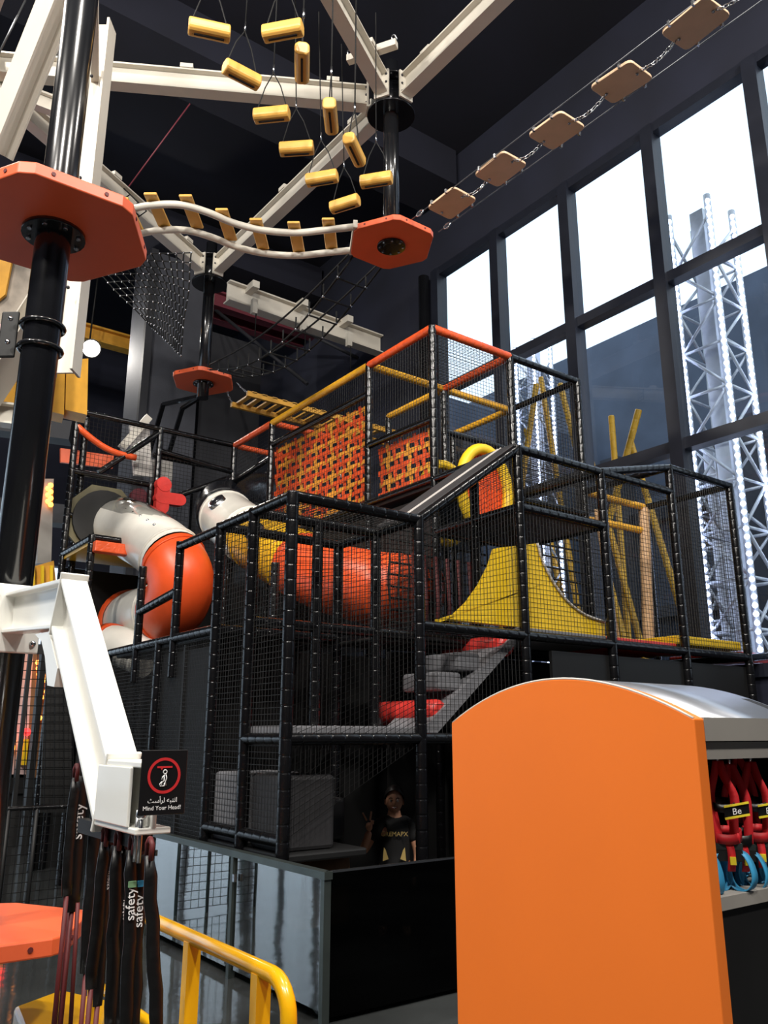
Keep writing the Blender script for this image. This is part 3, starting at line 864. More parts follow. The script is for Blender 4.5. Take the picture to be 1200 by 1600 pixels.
# nets
def net(a, b, c_, d, cell=0.046, r=0.0027):
    MB().net(a, b, c_, d, cell, r).build('net', 'net_black', pf, 'stuff')
net(GZ(0, 0, Z1), GZ(1, 0, Z1 + .66), G(1, 0, 4), G(0, 0, 4))
net(GZ(0, 0, Z1), GZ(0, 1, Z1), G(0, 1, 4), G(0, 0, 4))
net(GZ(0, 1, .1), GZ(1, 1, 1.6), G(1, 1, 4), G(0, 1, 4))
net(G(1, 0, 3), G(1, 1, 3), G(1, 1, 4), G(1, 0, 4))
net(G(0, 0, 4), G(1, 0, 4), G(1, 1, 4), G(0, 1, 4))
net(G(1, 0, 2), G(2, 0, 2), G(2, 0, 3), G(1, 0, 3))
net(G(1, 0, 3), G(2, 0, 3), G(2, 0, 5), G(1, 0, 4))
net(G(2, 0, 3), G(3, 0, 3), G(3, 0, 5), G(2, 0, 5))
net(G(3, 0, 3), G(4, 0, 3), G(4, 0, 5), G(3, 0, 5))
net(G(4, 0, 3), G(5, 0, 3), GZ(5, 0, ZR), GZ(4, 0, ZR))
net(G(5, 0, 3), G(5, 1, 3), GZ(5, 1, ZR), GZ(5, 0, ZR))
net(G(4, 1, 3), G(5, 1, 3), GZ(5, 1, ZR), GZ(4, 1, ZR))
net(G(2, 0, 5), G(3, 0, 5), G(3, 1, 5), G(2, 1, 5))
net(G(3, 0, 5), G(4, 0, 5), G(4, 1, 5), G(3, 1, 5))
net(G(1, .5, 3), G(2, .5, 3), G(2, .5, 5), G(1, .5, 4), 0.06)
net(G(2, 1, 5), G(3, 1, 5), G(3, 1, 7), G(2, 1, 7))
net(G(3, 1, 5), G(4, 1, 5), G(4, 1, 7), G(3, 1, 7))
net(G(4, 1, 5), G(4, 3, 5), G(4, 3, 7), G(4, 1, 7), 0.06)
net(G(2, 2, 7), G(3, 2, 7), G(3, 1, 7), G(2, 1, 7), 0.06)
net(G(2, 2, 6.58), G(2, 4, 6.62), G(2, 4, 7), G(2, 2, 7), 0.05)
net(G(2, 1, 5), G(2, 2, 5), G(2, 2, 7), G(2, 1, 7), 0.05)
net(G(2, 2, 5), G(2, 4, 5), G(2, 4, 6.62), G(2, 2, 6.58), 0.06)
net(G(2, 4, 5), G(2, 5, 5), G(2, 5, 7), G(2, 4, 7), 0.06)
net(G(0, 5, 6), G(1, 5, 6), G(1, 5, 7), G(0, 5, 7), 0.06, 0.003)
net(G(1, 5, 4.7), G(2, 5, 4.7), G(2, 5, 7), G(1, 5, 7), 0.06, 0.003)
net(G(0, 5, 4.7), G(1, 5, 4.7), G(1, 5, 6), G(0, 5, 6), 0.06, 0.003)
net(GZ(0, 1, .1), GZ(0, 3.2, .1), G(0, 3.2, 3), G(0, 1, 3), 0.035)
net(GZ(0.03, 1, .1), GZ(0.03, 3.2, .1), GZ(0.03, 3.2, 2.5), GZ(0.03, 1, 2.5), 0.04)

# climbing rope net inside the upper right bay
cargo_net([G(3, 1, 3.1), G(4, 1, 3.1), G(4, 1, 4.9), G(3, 1, 4.9)], 0.14, 'glossy black climbing net behind the yellow hump', r=0.012, beads=False)
cargo_net([G(1.5, 1, 3.1), G(2.6, 1, 3.1), G(2.6, 1, 4.3), G(1.5, 1, 4.3)], 0.12, 'black and grey climbing net left of the yellow hump', r=0.012, beads=False)
for k in range(7):
    a = G(1.55 + k * 0.12, .75, 3.95)
    tag(MB().tube([a, a + Vector((0.02, 0, -0.5)), a + Vector((-0.02, 0, -0.95))], 0.02, 6).build('hanging_rope', 'cord_maroon'), 'dark red knotted rope left of the yellow hump, ' + ['leftmost', 'second from the left', 'third from the left', 'the middle one', 'third from the right', 'second from the right', 'rightmost'][k], 'rope', 'dark red ropes')

# yellow bell-shaped hump board
X_ = lambda x, y: at(x, y, Y=G(0, .1).y)
hb = thing('hump_board', 'tall yellow bell-shaped foam board on the middle deck', 'board', X_(815, 985))
L_ = [(688, 972), (716, 958), (735, 940), (755, 912), (770, 882), (778, 856)]
R_ = [(838, 849), (846, 876), (862, 908), (884, 938), (912, 960), (945, 972)]
poly = [X_(*p) for p in L_] + [X_(*p) for p in R_]
zb = 2.63
poly = [Vector((X_(688, 975).x, poly[0].y, zb))] + poly + [Vector((X_(945, 990).x, poly[0].y, zb))]
MB().prism(poly, (0, 0.08, 0)).build('board', 'foam_yellow', hb)
rim = [X_(*p) - Vector((0, 0.012, 0)) for p in R_]
MB().tube(spline(rim, 3), 0.013, 6).build('edge_trim', 'board_pale', hb)
# second lower yellow flare seen below the beam on the left
# ramp with red rollers
rp = thing('step_ramp', 'grey padded ramp with steps rising right behind the net', 'ramp', GZ(1.4, .3, 1.7))
a0, a1 = GZ(1.05, .08, 1.66), GZ(1.98, .08, 2.56)
MB().prism([a0, a1, a1 - Vector((0, 0, .1)), a0 + Vector((0.12, 0, -0.06))], (0, .55, 0)).build('slope', 'mat_grey', rp)
for f in (0.42, 0.62):
    c_ = a0.lerp(a1, f) + Vector((-0.1, 0.3, 0.06))
    MB().box(c_, (0.28, 0.5, 0.16)).build('step', 'mat_grey', rp, bevel=0.03)
for k, (x, y, lb) in enumerate(((686, 1112, 'red foam roller at the foot of the grey ramp'), (792, 1008, 'red foam roller at the top of the grey ramp'))):
    c_ = at(x, y, Y=G(0, .12).y)
    r = thing('foam_roller', lb, 'roller', c_, 'red foam rollers')
    MB().tube([c_ + Vector((0, y_, 0)) for y_ in (-0.02, 0.0, 0.03, 0.78, 0.83, 0.85)], [0.06, 0.09, 0.105, 0.105, 0.085, 0.05], 16).build('cushion', 'pad_red', r)

# woven strap walls (plane of grid line i = 2)
def woven(j0, j1, zb0, zt0, zb1, zt1, label, skew):
    x = G(2, 0).x + 0.07
    w_ = thing('woven_strap_wall', label, 'strap wall', (x, G(0, (j0 + j1) / 2).y, zb0), 'woven strap walls')
    ya, yb = G(0, j0).y, G(0, j1).y
    L = abs(yb - ya)
    nv = round(L / 0.135)
    nh = round((zt0 - zb0) / 0.118)
    def P(u, v, off):
        y = ya + (yb - ya) * u + skew * (1 - v) * (1 if u > 0.5 else 1) * (1 - u) * 0
        z0, z1 = zb0 + (zb1 - zb0) * u, zt0 + (zt1 - zt0) * u
        return Vector((x + off, y, z0 + (z1 - z0) * v))
    for i in range(nv):
        u0 = (i + 0.5) / nv
        hw = 0.26 / nv
        m_ = MB()
        vs = []
        for s in range(nh * 2 + 1):
            v = s / (nh * 2)
            off = 0.014 * math.cos(PI * (v * nh + i))
            du = skew * (v - 0.5)
            for q in (-hw, hw): vs.append(P(min(1, max(0, u0 + q + du)), v, off))
        m_.add(vs, [(2 * s, 2 * s + 1, 2 * s + 3, 2 * s + 2) for s in range(nh * 2)], True)
        m_.build('strap', 'strap_orange' if (i * 7) % 3 else 'strap_yellow', w_)
    for j in range(nh):
        v0 = (j + 0.5) / nh
        hv = 0.25 / nh
        m_ = MB()
        vs = []
        for s in range(nv * 2 + 1):
            u = s / (nv * 2)
            off = -0.012 * math.cos(PI * (u * nv + j))
            for q in (-hv, hv): vs.append(P(u, v0 + q, off))
        m_.add(vs, [(2 * s, 2 * s + 1, 2 * s + 3, 2 * s + 2) for s in range(nv * 2)], True)
        m_.build('strap', 'strap_yellow' if j % 2 else 'strap_orange', w_)
woven(2.04, 3.98, zk(4.95), zk(6.5), zk(4.85), zk(6.58), 'large woven wall of orange and yellow straps', 0.03)
woven(1.05, 1.9, zk(5.05), zk(5.72), zk(5.0), zk(5.78), 'smaller woven wall of orange and red straps next to the thick corner post', 0.05)

# yellow ring with orange net (tunnel mouth)
rg = thing('ring_tunnel', 'yellow ring with an orange net behind the sloping black roof', 'tunnel', at(758, 762, Y=6.5))
c_ = at(758, 765, Y=6.5)
ring = [c_ + Vector((0.36 * math.cos(a), 0.0, 0.48 * math.sin(a))) for a in [2 * PI * k / 32 for k in range(33)]]
MB().tube(ring, 0.065, 10, False).build('ring', 'foam_yellow', rg)
m_ = MB()
for k in range(-7, 8):
    t_ = k / 8
    h = 0.44 * math.sqrt(1 - t_ * t_)
    m_.box(c_ + Vector((0.33 * t_, 0.05, 0)), (0.026, 0.01, 2 * h))
    w2 = 0.33 * math.sqrt(1 - t_ * t_)
    m_.box(c_ + Vector((0, 0.06, 0.44 * t_)), (2 * w2, 0.01, 0.034))
m_.build('netting', 'strap_orange', rg, 'stuff')
MB().tube([p + Vector((0, 0.7, 0)) for p in ring], 0.06, 8, False).build('ring', 'foam_yellow', rg)

# red foam figure on the slide tower
ff = thing('foam_figure', 'red foam figure shape with round head mounted on the slide tower', 'cutout', at(262, 780, Y=11.45))
Q = lambda x, y: at(x, y, Y=11.45)
def capsule(name, a, b, r):
    a, b = Q(*a), Q(*b)
    d = (b - a).normalized()
    s_ = d.cross(Vector((0, 1, 0)))
    pts = []
    for k in range(9):
        t_ = -PI / 2 + PI * k / 8
        pts.append(b + d * (r * math.cos(t_)) + s_ * (r * math.sin(t_)))
    for k in range(9):
        t_ = PI / 2 + PI * k / 8
        pts.append(a + d * (r * math.cos(t_)) + s_ * (r * math.sin(t_)))
    MB().prism([p - Vector((0, {'head': .012, 'body': 0, 'arm': .006}[name], 0)) for p in pts], (0, 0.12, 0)).build(name, 'pad_red', ff)
capsule('head', (256, 756), (257, 757), 0.11)
capsule('body', (256, 764), (254, 792), 0.1)
capsule('arm', (252, 777), (282, 781), 0.09)
ff2 = thing('foam_disc', 'dark red foam disc beside the red figure', 'disc', Q(226, 771))
MB().cyl(Q(226, 771) + Vector((0, .2, 0)), Q(226, 771) + Vector((0, .3, 0)), 0.13, 20).build('disc', 'girder_red', ff2)
# pale leaning boards behind the tower
pb = thing('pale_board', 'pale slotted board standing behind the net of the slide tower', 'board', at(235, 720, Y=12.4))
MB().prism([at(203, 664, Y=12.4), at(233, 655, Y=12.4), at(238, 745, Y=12.4), at(210, 742, Y=12.4)], (0, .06, 0)).build('board', 'board_pale', pb)
MB().prism([at(238, 718, Y=12.6), at(270, 718, Y=12.6), at(268, 775, Y=12.6), at(236, 775, Y=12.6)], (0, .06, 0)).build('board', 'fascia_grey', pb)
MB().bar(at(190, 700, Y=12.3), at(232, 652, Y=12.3), 0.1, 0.12).build('top_bar', 'beam_white', pb)
ob = thing('orange_banner', 'orange band behind the net at the left end of the slide tower', 'banner', at(150, 715, Y=13))
MB().prism([at(95, 700, Y=13), at(178, 712, Y=13), at(176, 732, Y=13), at(95, 722, Y=13)], (0, .05, 0)).build('band', 'platform_orange', ob)

# ------------------------------------------------------------------ tube slides
def slide(name, label, ctrl, secs, r, loc):
    t = thing(name, label, 'slide', loc, 'tube slides')
    path = spline(ctrl, 10)
    n = len(path)
    for f0, f1, m_, nm in secs:
        i0, i1 = int(f0 * (n - 1)), int(f1 * (n - 1))
        seg = path[i0:i1 + 1]
        s_ = MB().tube(seg, r, 28, False).build(nm, m_, t)
        for e in (1, len(seg) - 2):
            d = (seg[min(e + 1, len(seg) - 1)] - seg[e - 1]).normalized()
            MB().tube([seg[e] - d * 0.012, seg[e] - d * 0.01, seg[e] + d * 0.01, seg[e] + d * 0.012], [r, r + 0.018, r + 0.018, r], 28, False).build('flange_ring', m_, s_)
    return t, path
s1, pth = slide('spiral_tube_slide', 'white and orange spiral tube slide on the left tower',
    [at(160, 815, Y=11.75), at(163, 817, D=12.7), at(205, 830, D=11.5), at(258, 862, D=10.5), at(283, 905, D=10.2), at(270, 950, D=10.4), at(235, 962, D=10.9), at(208, 970, D=11.5), at(205, 990, D=12.0)],
    ((0, .42, 'tube_white', 'tube_section'), (.42, .68, 'tube_orange', 'tube_section'), (.68, .9, 'tube_white', 'tube_section')), 0.40, at(240, 900, D=10.6))
e0, e1 = pth[int(.88 * (len(pth) - 1))], pth[int(.92 * (len(pth) - 1))]
d = (e1 - e0).normalized()
MB().tube([e0, e0 + d * .03, e0 + d * .12, e0 + d * .14], [0.41, 0.47, 0.47, 0.42], 28, False).build('mouth_ring', 'tube_orange', s1)
# clear dome strip along the top of the white section
top = [p + Vector((0, 0, 0.10)) for p in pth[int(.08 * len(pth)):int(.40 * len(pth))]]
dm = MB().tube(top, [0.2 + 0.155 * math.sin(PI * (i + .6) / (len(top) + .2)) ** .4 for i in range(len(top))], 20).build('clear_dome', 'clear_plastic', s1)
for i in range(1, len(top) - 1, 2):
    MB().ball(top[i] + Vector((-0.22, -0.24, 0.14)), 0.022, 6, 4).build('bolt', 'steel', dm)
# entry plate
ec = at(162, 815, Y=11.6)
poly = [ec + Vector((0.56 * math.cos(a), 0, 0.56 * math.sin(a))) for a in [2 * PI * k / 8 + PI / 8 for k in range(8)]]
MB().prism(poly, (0, 0.05, 0)).build('entry_plate', 'plate_olive', s1)
MB().tube([ec + Vector((0, -.06, 0)), ec], 0.45, 28).build('entry_dark_gap', 'matt_black', s1)  # black disc put in for the dark interior around the tube
# lower loop of the spiral
l_ = MB().tube(spline([at(165, 1005, D=10.6), at(195, 1012, D=10.4), at(235, 1030, D=10.3)], 6), 0.25, 20)
l_.build('lower_section', 'tube_white', s1)
MB().tube([at(168, 1006, D=10.6), at(177, 1008, D=10.5)], 0.27, 20).build('lower_ring', 'tube_orange', s1)
s2, pth = slide('tube_slide', 'tube slide of black, white, yellow and orange sections crossing the netted box',
    [at(420, 775, D=14.2), at(378, 776, D=13.8), at(345, 792, D=13.0), at(365, 818, D=12.0), at(425, 858, D=10.6), at(500, 897, D=9.6), at(570, 916, D=9.0), at(612, 922, D=8.9), at(650, 920, D=9.5)],
    ((0, .325, 'tube_black', 'tube_section'), (.325, .455, 'tube_white', 'tube_section'), (.455, .585, 'tube_yellow', 'tube_section'), (.585, .98, 'tube_orange', 'tube_section')), 0.40, at(470, 880, D=10))
for f_ in (0.375, 0.52):
    i_ = int(f_ * (len(pth) - 1))
    tg = (pth[i_ + 1] - pth[i_ - 1]).normalized()
    d = Vector((0, 0, EYE + 1.2)) - pth[i_]
    d = (d - tg * d.dot(tg)).normalized()
    c_ = pth[i_] + d * 0.385
    p_ = MB().tube([c_ - d * .1, c_ + d * .06], [0.14, 0.13], 18).build('porthole_rim', 'steel', s2)
    MB().tube([c_ + d * .05, c_ + d * .075, c_ + d * .09], [0.115, 0.09, 0.03], 18).build('porthole_dome', 'tube_black', p_)
# reflectors seen as bright spots: small round lamps under the upper deck

# ================================================================== BEYOND THE GLASS: LED TOWERS, YELLOW POLES FOR REFLECTIONS
def tower(c, label, s=0.72, z1=10.2):
    t = thing('led_tower', label, 'tower', c, 'LED lit truss towers')
    cx, cy = c[0], c[1]
    cs = [(cx - s / 2, cy - s / 2), (cx - s / 2, cy + s / 2), (cx + s / 2, cy + s / 2), (cx + s / 2, cy - s / 2)]
    for k, (x, y) in enumerate(cs):
        MB().cyl((x, y, 0), (x, y, z1), 0.055, 10).build('chord', 'tower_silver', t)
    for k in range(4):
        a, b = cs[k], cs[(k + 1) % 4]
        n = int(z1 / 0.75)
        for i in range(n):
            z, z2 = i * 0.75 + 0.1, (i + 1) * 0.75 + 0.1
            p, q = (a, b) if i % 2 else (b, a)
            MB().cyl((*p, z), (*q, z2), 0.026, 6).build('diagonal', 'tower_silver', t)
            MB().cyl((*a, z), (*b, z), 0.026, 6).build('cross_brace', 'tower_silver', t)
    MB().span((cx - .12, cy - .12, 0), (cx + .12, cy + .12, z1)).build('mast', 'tower_silver', t)
    for k in (0, 1, 3):
        m_ = MB()
        x, y = cs[k]
        for i in range(int(z1 / 0.125)): m_.ball((x - 0.06, y - 0.04, 0.05 + i * 0.125), 0.041, 6, 4)
        m_.build('led_strip', 'led_white', t, 'stuff')
    return t
tower((11.6, 6.62, 0), 'silver truss tower with white LED strips right behind the glass at the right edge')
tower((14.2, 12.9, 0), 'distant LED lit truss tower behind the top corner of the play frame', 0.6, 11.0)
tower((15.5, 9.2, 0), 'distant LED lit truss tower behind the middle panes', 0.6, 7.6)
YP = [((838, 600), (818, 740)), ((845, 590), (868, 735)), ((822, 670), (838, 745)), ((875, 600), (905, 720)), ((915, 690), (930, 745)), ((955, 650), (962, 740)), ((998, 640), (970, 745)), ((985, 690), (1000, 740))]
for k, (a, b) in enumerate(YP):  # pole shapes standing in for yellow frame posts mirrored in the glass
    Xp = 13.4 + (k % 3) * 0.5
    A, B = at(*a, X=Xp), at(*b, X=Xp)
    d = (A - B)
    Bb = B - d * ((B.z - 0.0) / d.z)
    tag(MB().pad(Bb, A, 0.07, 0.2).build('reflection_pole', 'pad_yellow'), 'yellow pole shape standing for a reflection in the glass, %s by its top' % ['second from the left', 'third from the left', 'leftmost', 'fourth from the left', 'fourth from the right', 'third from the right', 'rightmost', 'second from the right'][k], 'pole', 'yellow pole reflections in the glass')
# pale flags behind the glass
for k, x in enumerate((720, 735, 750)):
    pass
# down pipe beside the glazing
dp = thing('down_pipe', 'black glossy pipe running up the wall beside the glazing corner', 'pipe', (GLX - .2, 11.5, 0))
MB().cyl((GLX - .16, 11.5, 0), (GLX - .16, 11.5, 10.6), 0.11, 16).build('pipe', 'steel_black', dp)

# ================================================================== KIOSK
KX, KA, KB = 2.2, 1.45, 2.52
KD = 0.56
ks = thing('harness_kiosk', 'orange kiosk with an arched metal roof and a harness counter', 'kiosk', (2.9, 2.0, 0))
def arch(x, y0, y1, zs, zc, n=24):
    return [Vector((x, y0 + (y1 - y0) * k / n, zs + (zc - zs) * (1 - (2 * k / n - 1) ** 2))) for k in range(n + 1)]
prof = arch(KX, KA, KB, 1.695, 1.835)
poly = [Vector((KX, KA, 0))] + prof + [Vector((KX, KB, 0))]
MB().prism(poly, (0.05, 0, 0)).build('end_panel', 'board_orange', ks, bevel=0.004)
poly2 = [p + Vector((KD, 0, 0)) for p in poly]
MB().prism(poly2, (0.05, 0, 0)).build('rear_panel', 'matt_black', ks)  # coloured black to put the kiosk's dark interior into the panel
rf = MB()
a_, b_ = arch(KX + .05, KA + .004, KB - .004, 1.678, 1.818), arch(KX + KD + .06, KA + .004, KB - .004, 1.678, 1.818)
n = len(a_)
vs = a_ + b_ + [p + Vector((0, 0, .018)) for p in a_] + [p + Vector((0, 0, .018)) for p in b_]
fs = []
for i in range(n - 1):
    fs += [(i, i + 1, n + i + 1, n + i), (2 * n + i, 3 * n + i, 3 * n + i + 1, 2 * n + i + 1), (i, 2 * n + i, 2 * n + i + 1, i + 1), (n + i, n + i + 1, 3 * n + i + 1, 3 * n + i)]
rf.add(vs, fs, True).build('roof', 'alu_roof', ks)
MB().tube([p + Vector((-.046, 0, .018)) for p in a_], 0.004, 6).build('roof_trim', 'board_pale', ks)
MB().span((KX + .05, KA, 1.632), (KX + KD, KA + .04, 1.70)).build('fascia', 'fascia_grey', ks)
MB().span((KX + .05, KA + .012, 1.58), (KX + KD, KA + .05, 1.629)).build('fascia', 'fascia_grey', ks)
MB().span((KX + .05, KA + .02, 1.17), (KX + KD, KB - .05, 1.205)).build('counter', 'fascia_grey', ks)
MB().span((KX + .05, KA + .03, 0), (KX + KD, KA + .06, 1.17)).build('front_panel', 'matt_black', ks)
MB().span((KX + .05, KB - .05, 0), (KX + KD, KB - .02, 1.68)).build('back_panel', 'matt_black', ks)
MB().cyl((KX + .05, KA + .3, 1.56), (KX + KD, KA + .3, 1.56), 0.015, 8).build('hanging_rail', 'matt_black', ks)

def ribbon(pts, w, nrm, th=0.003):
    pts = spline(pts, 4)
    nrm = Vector(nrm).normalized()
    m_ = MB()
    vs, fs = [], []
    for i, p in enumerate(pts):
        d = (pts[min(i + 1, len(pts) - 1)] - pts[max(i - 1, 0)]).normalized()
        s_ = d.cross(nrm)
        s_ = s_.normalized() if s_.length > 1e-4 else Vector((1, 0, 0))
        q = s_.cross(d) * th
        vs += [p + s_ * w / 2 + q, p - s_ * w / 2 + q, p - s_ * w / 2 - q, p + s_ * w / 2 - q]
    n = len(pts)
    for i in range(n - 1):
        for k in range(4):
            fs.append((4 * i + k, 4 * i + (k + 1) % 4, 4 * i + 4 + (k + 1) % 4, 4 * i + 4 + k))
    fs += [(0, 1, 2, 3), (4 * n - 4, 4 * n - 3, 4 * n - 2, 4 * n - 1)]
    return m_.add(vs, fs)
HL = ['nearest to the orange panel', 'second from the orange panel', 'third from the orange panel', 'fourth from the orange panel', 'fifth from the orange panel', 'sixth from the orange panel']
def band(pts, w, wd, th=0.0016):
    pts = spline(pts, 5)
    wd = Vector(wd).normalized()
    vs, fs = [], []
    for i, p in enumerate(pts):
        d = (pts[min(i + 1, len(pts) - 1)] - pts[max(i - 1, 0)]).normalized()
        q = d.cross(wd).normalized() * th
        vs += [p + wd * w / 2 + q, p - wd * w / 2 + q, p - wd * w / 2 - q, p + wd * w / 2 - q]
    n = len(pts)
    for i in range(n - 1):
        for k in range(4): fs.append((4 * i + k, 4 * i + (k + 1) % 4, 4 * i + 4 + (k + 1) % 4, 4 * i + 4 + k))
    fs += [(0, 1, 2, 3), (4 * n - 4, 4 * n - 3, 4 * n - 2, 4 * n - 1)]
    return MB().add(vs, fs, True)
vw = Vector((-0.80, -0.60, 0))                # towards the viewer
sd = Vector((0.60, -0.80, 0))                 # viewer's right
for k, (hx, hy) in enumerate(((2.33, 1.56), (2.425, 1.53), (2.52, 1.55), (2.61, 1.53), (2.40, 1.68), (2.55, 1.70), (2.68, 1.62))):
    HL_ = ['front row, nearest to the orange panel', 'front row, second from the orange panel', 'front row, third from the orange panel', 'front row, fourth from the orange panel', 'back row, left one', 'back row, middle one', 'back row, right one'][k]
    t = thing('climbing_harness', 'red and blue climbing harness in the kiosk, ' + HL_, 'harness', (hx, hy, 1.2), 'climbing harnesses in the kiosk')
    O = Vector((hx, hy, 0)) + Vector((0, 0, random.uniform(-.015, .005)))
    tw = random.uniform(-.5, .5)
    e1 = (sd * math.cos(tw) + vw * math.sin(tw)).normalized()
    e2 = Vector((-e1.y, e1.x, 0))
    if e2.dot(vw) < 0: e2 = -e2
    H_ = lambda a, f, z: O + e1 * a + e2 * f + Vector((0, 0, z))
    for s_ in (-1, 1):
        j = random.uniform(-.008, .008)
        band([H_(.004 * s_, 0, 1.575), H_(.018 * s_ + j, .012, 1.53), H_(.034 * s_, .02, 1.47), H_(.03 * s_ + j, .028, 1.40), H_(.022 * s_, .03, 1.335)], .026, e1 * .9 + e2 * .4 * s_).build('shoulder_strap', 'strap_red', t)
        bk = MB().box(H_(.022 * s_, .034, 1.33), (.034, .01, .018), Matrix.Rotation(math.atan2(e1.y, e1.x), 3, 'Z')).build('buckle', 'fence_steel', t)
        MB().box(H_(.022 * s_, .036, 1.305), (.03, .012, .03), Matrix.Rotation(math.atan2(e1.y, e1.x), 3, 'Z')).build('adjuster', 'matt_black', t)
        le = (e1 * .75 + e2 * .66 * s_).normalized()
        lw = Vector((-le.y, le.x, 0))
        c_ = H_(.032 * s_, .02, 1.262)
        lp = [c_ + le * (.034 * math.sin(a) * (1.15 - .25 * math.cos(a))) + Vector((0, 0, .055 * math.cos(a))) for a in [2 * PI * q / 10 for q in range(11)]]
        band(lp, .032, lw).build('leg_loop', 'strap_blue', t)
    band([H_(-.036, .0, 1.45), H_(-.02, .035, 1.438), H_(.02, .035, 1.438), H_(.036, .0, 1.45), H_(0, -.03, 1.455), H_(-.036, .0, 1.45)], .024, (0, 0, 1)).build('chest_strap', 'webbing_black', t)
    band([H_(-.045, .0, 1.365), H_(-.025, .04, 1.352), H_(.025, .04, 1.352), H_(.045, .0, 1.365), H_(0, -.03, 1.37), H_(-.045, .0, 1.365)], .028, (0, 0, 1)).build('waist_belt', 'strap_red' if k % 2 else 'webbing_black', t)
    band([H_(0, .035, 1.35), H_(.004, .045, 1.31), H_(0, .04, 1.262)], .022, e1).build('centre_strap', 'strap_red', t)
    MB().box(H_(.005, .048, 1.292), (.017, .01, .022), Matrix.Rotation(math.atan2(e1.y, e1.x), 3, 'Z')).build('clip', 'print_yellow', t)
    MB().cyl(H_(0, 0, 1.575), H_(0, 0, 1.60), .006, 6).build('hanger_hook', 'steel', t)
    if k in (1, 3):
        lc = O + Vector((0, 0, 1.432)) + vw * .06 + sd * .035
        up1 = Vector((0, 0, 1))
        tb = MB().prism([lc + sd * -.035 + up1 * -.022, lc + sd * .035 + up1 * -.008, lc + sd * .035 + up1 * .024, lc + sd * -.035 + up1 * .012], vw * -.006).build('label_tab', 'sign_black', t)
        for dz in (-.022, .012):
            MB().bar(lc + sd * -.035 + up1 * dz + vw * .002, lc + sd * .035 + up1 * (dz + .014) + vw * .002, .004, .006).build('tab_edge', 'print_yellow', tb)
        text_mesh('Be', .026, 'print_white', 'lettering', tb, lc + vw * .002 - up1 * .008, sd + up1 * .2, up1)

# ================================================================== WHITE ARM WITH SIGN AND LANYARDS
AX = 0.97
arm = thing('beam_arm', 'white cranked I-beam arm bolted to the thick black pole', 'arm', (AX, 4.3, 1.4))
pathY = [(4.40, 2.235), (3.47, 2.165), (2.74, 1.475), (2.41, 1.475)]
W_, H_, TF, TW = 0.105, 0.2, 0.018, 0.016
sec = [(-W_ / 2, H_ / 2), (W_ / 2, H_ / 2), (W_ / 2, H_ / 2 - TF), (TW / 2, H_ / 2 - TF), (TW / 2, -H_ / 2 + TF), (W_ / 2, -H_ / 2 + TF), (W_ / 2, -H_ / 2), (-W_ / 2, -H_ / 2), (-W_ / 2, -H_ / 2 + TF), (-TW / 2, -H_ / 2 + TF), (-TW / 2, H_ / 2 - TF), (-W_ / 2, H_ / 2 - TF)]
vs, fs = [], []
pv = [Vector((0, y, z)) for y, z in pathY]
for i, p in enumerate(pv):
    d0 = (p - pv[i - 1]).normalized() if i else (pv[1] - p).normalized()
    d1 = (pv[i + 1] - p).normalized() if i < len(pv) - 1 else d0
    n0 = Vector((0, d0.z, -d0.y))
    n1 = Vector((0, d1.z, -d1.y))
    mt = (n0 + n1).normalized()
    k_ = 1 / max(.3, mt.dot(n0))
    for x, h in sec: vs.append(Vector((AX + x, p.y, p.z)) + mt * (h * k_))
m_ = len(sec)
for i in range(len(pv) - 1):
    for k in range(m_): fs.append((i * m_ + k, i * m_ + (k + 1) % m_, (i + 1) * m_ + (k + 1) % m_, (i + 1) * m_ + k))
fs += [tuple(range(m_)), tuple(range((len(pv) - 1) * m_, len(pv) * m_))]
MB().add(vs, fs).build('girder', 'arm_white', arm, bevel=0.004)
fp = MB().box((AX, 4.405, 2.21), (0.26, 0.02, 0.34)).build('flange_plate', 'arm_white', arm, bevel=0.008)
for sx in (-.1, .1):
    for dz in (-.12, 0, .12): MB().ball((AX + sx, 4.39, 2.21 + dz), 0.016, 8, 6).build('bolt', 'steel', fp)
# stiffener and gusset plates
for p, ang in (((AX, 3.47, 2.165), 0.37), ((AX, 2.74, 1.475), 0.37)):
    MB().box(p, (W_ + .008, 0.014, H_ + 0.06), Matrix.Rotation(ang, 3, 'X')).build('stiffener', 'arm_white', arm, bevel=0.004)
gp = [(3.56, 2.06), (3.78, 2.07), (3.66, 2.03), (3.58, 1.96), (3.50, 1.84), (3.40, 1.83), (3.38, 1.90)]
MB().prism([(AX - .045, y, z) for y, z in gp], (.09, 0, 0)).build('gusset', 'arm_white', arm)
MB().span((AX - W_ / 2 - .006, 2.47, 1.392), (AX - W_ / 2 + .004, 2.76, 1.558)).build('cover_plate', 'arm_white', arm, bevel=0.003)
for y in (2.43, 2.46):
    MB().cyl((AX - .03, y, 1.3), (AX - .03, y, 1.44), 0.007, 8).build('stud', 'steel', arm)
MB().ball((AX - .03, 2.43, 1.43), .017, 8, 6).build('stud_nut', 'steel', arm)
